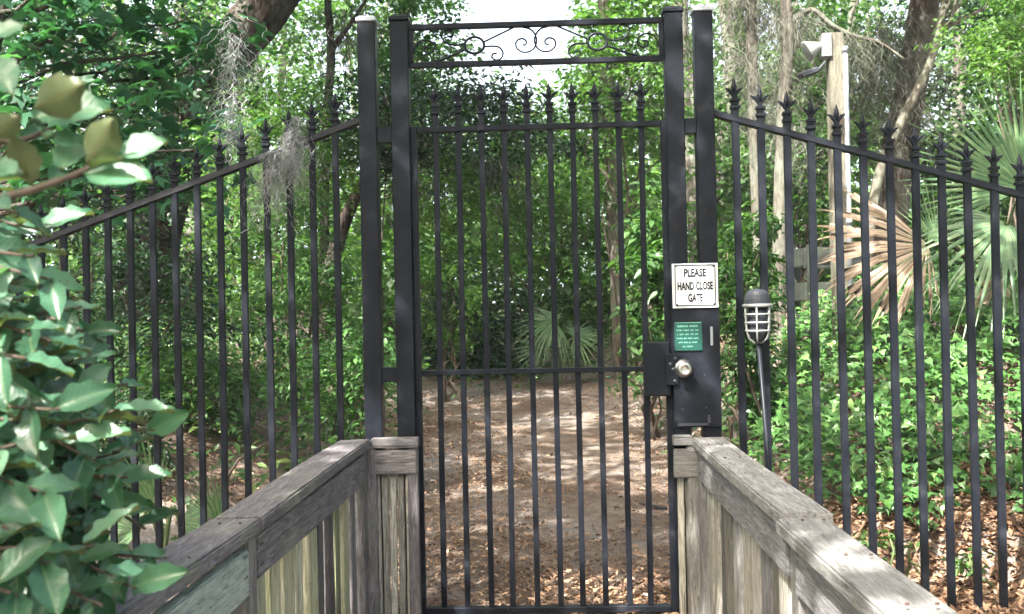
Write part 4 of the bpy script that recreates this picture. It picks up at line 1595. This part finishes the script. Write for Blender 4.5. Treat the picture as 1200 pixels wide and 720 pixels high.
# the mass of the shrub: sprays reaching right and drooping
ends = [(185, 505, 1.75), (190, 655, 1.75), (150, 600, 1.8), (150, 560, 1.6), (140, 480, 1.6), (120, 400, 1.7), (95, 360, 1.6), (150, 450, 1.8), (70, 330, 1.5),
        (60, 400, 1.5), (40, 300, 1.5), (110, 540, 1.5), (70, 480, 1.4), (30, 420, 1.4), (60, 580, 1.4), (110, 640, 1.45), (160, 690, 1.5), (120, 710, 1.4), (60, 660, 1.35),
        (20, 520, 1.4), (10, 620, 1.3), (30, 700, 1.3), (90, 430, 1.9), (100, 500, 1.9), (60, 540, 1.9), (120, 600, 1.9), (40, 380, 1.9), (20, 460, 1.9), (30, 600, 1.9), (80, 690, 1.9), (130, 660, 1.9), (0, 340, 1.8), (170, 620, 1.65), (70, 620, 1.7), (90, 560, 1.8), (140, 530, 1.9), (50, 270, 1.7), (20, 250, 1.6)]
for px, py, dp in ends + [(x - random.uniform(35, 115), y + random.uniform(-45, 40), d + random.uniform(.05, .4)) for x, y, d in ends * 3]:
    e = at(px, py, -5 + dp)
    s0 = Vector((e.x - random.uniform(.32, .45), e.y + random.uniform(.05, .3), e.z - random.uniform(-.05, .22)))
    m_ = s0.lerp(e, .5) + Vector((0, 0, random.uniform(.02, .07)))
    spray([s0, m_, e], random.randint(9, 12), .088)
# a nearer branch with big out-of-focus leaves reaching over the fence
b0 = [at(-60, 245, -3.9), at(20, 228, -3.9), at(80, 208, -3.9), at(118, 190, -3.9)]
spray(b0, 3, .05)
b1 = [at(-60, 160, -3.85), at(20, 165, -3.85), at(60, 150, -3.85)]
spray(b1, 3, .05)
NP, NN, ND, NS, NV = [], [], [], [], []
for bx, by, tx, ty, back_, vv in ((40, 128, 100, 98, 1, .4), (102, 192, 150, 144, 1, .5), (70, 200, 77, 140, 0, .9), (36, 216, 28, 158, 1, .3), (100, 200, 178, 213, 0, .8), (140, 182, 192, 160, 0, .95), (38, 136, 128, 124, 0, .85),
                                  (-14, 46, 34, 34, 0, .95), (-12, 196, 36, 216, 0, .7), (-16, 70, 20, 124, 0, .6), (-10, 160, 28, 136, 1, .3), (20, 205, -14, 172, 0, .8), (60, 160, 98, 172, 0, .5)):
    y_ = -3.88 + random.uniform(-.03, .03)
    e, q = at(bx, by, y_), at(tx, ty, y_ + random.uniform(-.02, .02))
    NP.append(tuple(e))
    ND.append(tuple((q - e).normalized()))
    NN.append((random.uniform(-.15, .15), .9 if back_ else -.75, .3 if back_ else random.uniform(.2, .7)))
    NS.append((q - e).length)
    NV.append(vv)
# stems down to the ground outside the railing
for px, py, dp in ((-60, 300, 1.9), (-80, 420, 1.8), (-60, 520, 1.9), (-40, 620, 1.9), (-50, 220, 1.4)):
    e = at(px, py, -5 + dp)
    q = [Vector(v) for v in cr_curve([tuple(fb + Vector((random.uniform(-.15, .15), random.uniform(-.2, .2), -.1))), tuple(fb.lerp(e, .55) + Vector((-.1, 0, .12))), tuple(e)], 6)]
    b.tube(q, list(np.linspace(.018, .007, len(q))), 7)
b.build('branch', TWIG, fs_, smooth=True)
vein_attrs(leaf_object('foliage', [leaves(T_WAVY, np.array(LP), np.array(LN), np.array(LD), np.array(LS), np.array(LV))], L_ELAE, fs_), T_WAVY, len(LP))
near = leaf_object('foliage', [leaves(T_ROUND, np.array(NP), np.array(NN), np.array(ND), np.array(NS), np.array(NV))], L_ELAE, fs_)
vein_attrs(near, T_ROUND, len(NP))
near['label'] = 'larger blurred rounded leaves on the upper sprig'

# ------------------------------------------------------------------ moss on the fence, strand in the air
o = leaf_object('spanish_moss', [moss_sets([at(x, y, -.03) for x, y in ((346, 138), (344, 150), (338, 160), (350, 160), (332, 172), (345, 175), (326, 180), (338, 186))], 55, .24, .009, .0032, 1.2, .25, 20), moss_sets([at(318, 178, -.02), at(322, 195, -.02), at(316, 200, -.02)], 55, .30, .009, .0032, 1.2, .25, 20)], MOSS_PALE)
tag(o, 'grey tuft of hanging moss caught on the left fence pickets', 'moss', None)
o = leaf_object('spanish_moss', [moss_sets([at(271, 20 + 22 * k, 1.6) for k in range(7)], 20, .40, .014, .005, 1.3, .25, 18)], MOSS_PALE)
tag(o, 'long thin strand of grey moss hanging beside the sweetgum leaves', 'moss', None)
o = leaf_object('spanish_moss', [moss_sets([at(805, y, 1.2) for y in (-20, 10, 40, 60)], 28, .3, .02, .005)], MOSS)
tag(o, 'pale strand of moss hanging between the two right gateposts', 'moss', None)

# ------------------------------------------------------------------ little plants, stone, cable, fallen branch
for lab, px, py, yy, rr in (('small bright green seedling against the top of the pale railing', 1017, 640, .15, .10), ('leafier young plant at the fence foot nearer the right edge', 1056, 650, .12, .13), ('sparse seedling among brown leaves below the ivy', 1138, 655, .28, .07)):
    p = at(px, py, yy)
    g0 = gz(p.x, yy)
    shrub('seedling', lab, 'plant', (p.x, yy, max(p.z, g0 + .06)), (rr, rr * .8, rr * .9), 8, 7, .05, T_LANCE, L_LIGHT, 'seedlings by the right fence', cl_r=.05, nstem=4, stem_mat=STEM)


def rock(name, label, px, py, yy, r):
    p = at(px, py, yy)
    z = gz(p.x, yy)
    bm = bmesh.new()
    bmesh.ops.create_icosphere(bm, subdivisions=3, radius=1)
    for v in bm.verts:
        f = 1 + .18 * math.sin(v.co.x * 3 + 1) * math.sin(v.co.y * 4) + .1 * math.sin(v.co.z * 7 + v.co.x * 5)
        v.co = Vector((v.co.x * r[0], v.co.y * r[1], v.co.z * r[2])) * f
    me = bpy.data.meshes.new(name)
    bm.to_mesh(me)
    bm.free()
    me.materials.append(STONE)
    o = bpy.data.objects.new(name, me)
    o.location = (p.x, yy, z + r[2] * .35)
    o.rotation_euler = (0, R(-25), R(20))
    COL.objects.link(o)
    return tag(o, label, 'stone')


STONE = flat_mat('grey_stone', (.13, .13, .14), .9, 0, .6, 9)
rock('stone', 'grey stone lying in brown leaves behind the right fence', 1005, 588, .62, (.09, .06, .05))
rock('stone', 'flat grey stone lower down beside the leafier young plants', 1000, 612, .5, (.11, .05, .03))
b = MB()
cp = [at(x, y, 0) for x, y in ()]
cpts = []
for x, y in ((.62, 2.1), (.72, 2.2), (.85, 2.15), (.98, 2.2), (1.12, 2.35), (1.3, 2.6)):
    cpts.append((x, y, gz(x, y) + .02))
cpts[0] = (.58, 2.5, gz(.58, 2.5) - .02)
b.tube([Vector(v) for v in cr_curve(cpts, 6)], .012, 8)
o = b.build('black_cable', flat_mat('black_rubber', (.02, .02, .02), .6), None, smooth=True)
tag(o, 'black cable lying across the sandy path behind the lock box', 'cable')
b = MB()
fp = [at(225, 470, 1.8), at(255, 500, 1.6), at(290, 530, 1.5), at(320, 545, 1.3)]
for k_i, p in enumerate(fp):
    p.z = gz(p.x, p.y) + .03 + .05 * (3 - k_i)
b.tube([Vector(v) for v in cr_curve([tuple(p) for p in fp], 5)], list(np.linspace(.02, .008, 16)), 7)
q = fp[1]
b.tube([q, q + Vector((.1, .1, .2)), q + Vector((.3, .15, .32))], [.011, .009, .004], 6)
o = b.build('fallen_branch', TWIG, None, smooth=True)
tag(o, 'bare fallen branch on the leafy ground behind the left fence', 'branch')

# ------------------------------------------------------------------ unseen trees added around the footbridge: crowns placed to shade gate, path and hollow
def shade_tree(label, x, y, crown, cr, n_cl, per):
    g0 = gz(x, y)
    tree('shade_oak', label, [(x, y, g0 - .3), (x + .1, y + .05, g0 + 2), (x + .2, y + .1, g0 + 4.5), (crown[0], crown[1], crown[2] - cr[2] * .4)], [.34, .28, .24, .15], BARK_MOSS, crown=(crown, cr), group='unseen trees added for shade over the footbridge', leafm=L_MID, size=.2, n_cl=n_cl, per=per, cl_r=.62)


shade_tree('unseen spreading oak added over the footbridge to dapple the gate', -4.2, -7.5, (-3.6, -5.6, 7.6), (4.2, 3.2, 1.7), 70, 55)
shade_tree('tall unseen oak added behind the footbridge to shade the gate', 2.8, -9.0, (.2, -5.2, 9.6), (4.4, 3.6, 1.6), 50, 55)
shade_tree('unseen leaning oak added left of the footbridge to shade the path', -5.2, -3.2, (-2.9, -1.7, 7.2), (3.0, 2.4, 1.3), 48, 55)
shade_tree('unseen young oak added beyond the right railing to shade the palm', 5.6, -2.6, (2.0, -.6, 7.4), (2.2, 1.9, 1.1), 40, 60)
shade_tree('unseen oak added beyond the left fence to shade the sandy path', -6.8, 2.2, (-3.1, 2.7, 7.3), (2.6, 2.3, 1.2), 42, 60)
shade_tree('unseen oak added farther up the path to shade the dark hollow', -8.5, 5.4, (-2.9, 5.5, 8.0), (2.5, 2.1, 1.2), 55, 60)

# ------------------------------------------------------------------ humid summer air under the trees
m = bpy.data.materials.new('humid_air')
m.use_nodes = True
n = m.node_tree
n.nodes.clear()
pv = n.nodes.new('ShaderNodeVolumePrincipled')
pv.inputs['Color'].default_value = (.9, .95, .97, 1)
pv.inputs['Density'].default_value = .0007
out = n.nodes.new('ShaderNodeOutputMaterial')
n.links.new(pv.outputs[0], out.inputs['Volume'])
gx, gy = max(abs(xs[0]), abs(xs[-1])) + 3, (ys[0] - 3, ys[-1] + 3)
zlo = float(Z.min()) - 1.5
zhi = max(max((o.matrix_world @ Vector(c))[2] if o.parent is None else c[2] + o.parent.location.z for c in o.bound_box) for o in scene.objects if o.type == 'MESH') + 1.5
o = MB().box((0, (gy[0] + gy[1]) / 2, (zlo + zhi) / 2), (2 * gx, gy[1] - gy[0], zhi - zlo)).build('haze', m)
tag(o, kind='stuff')
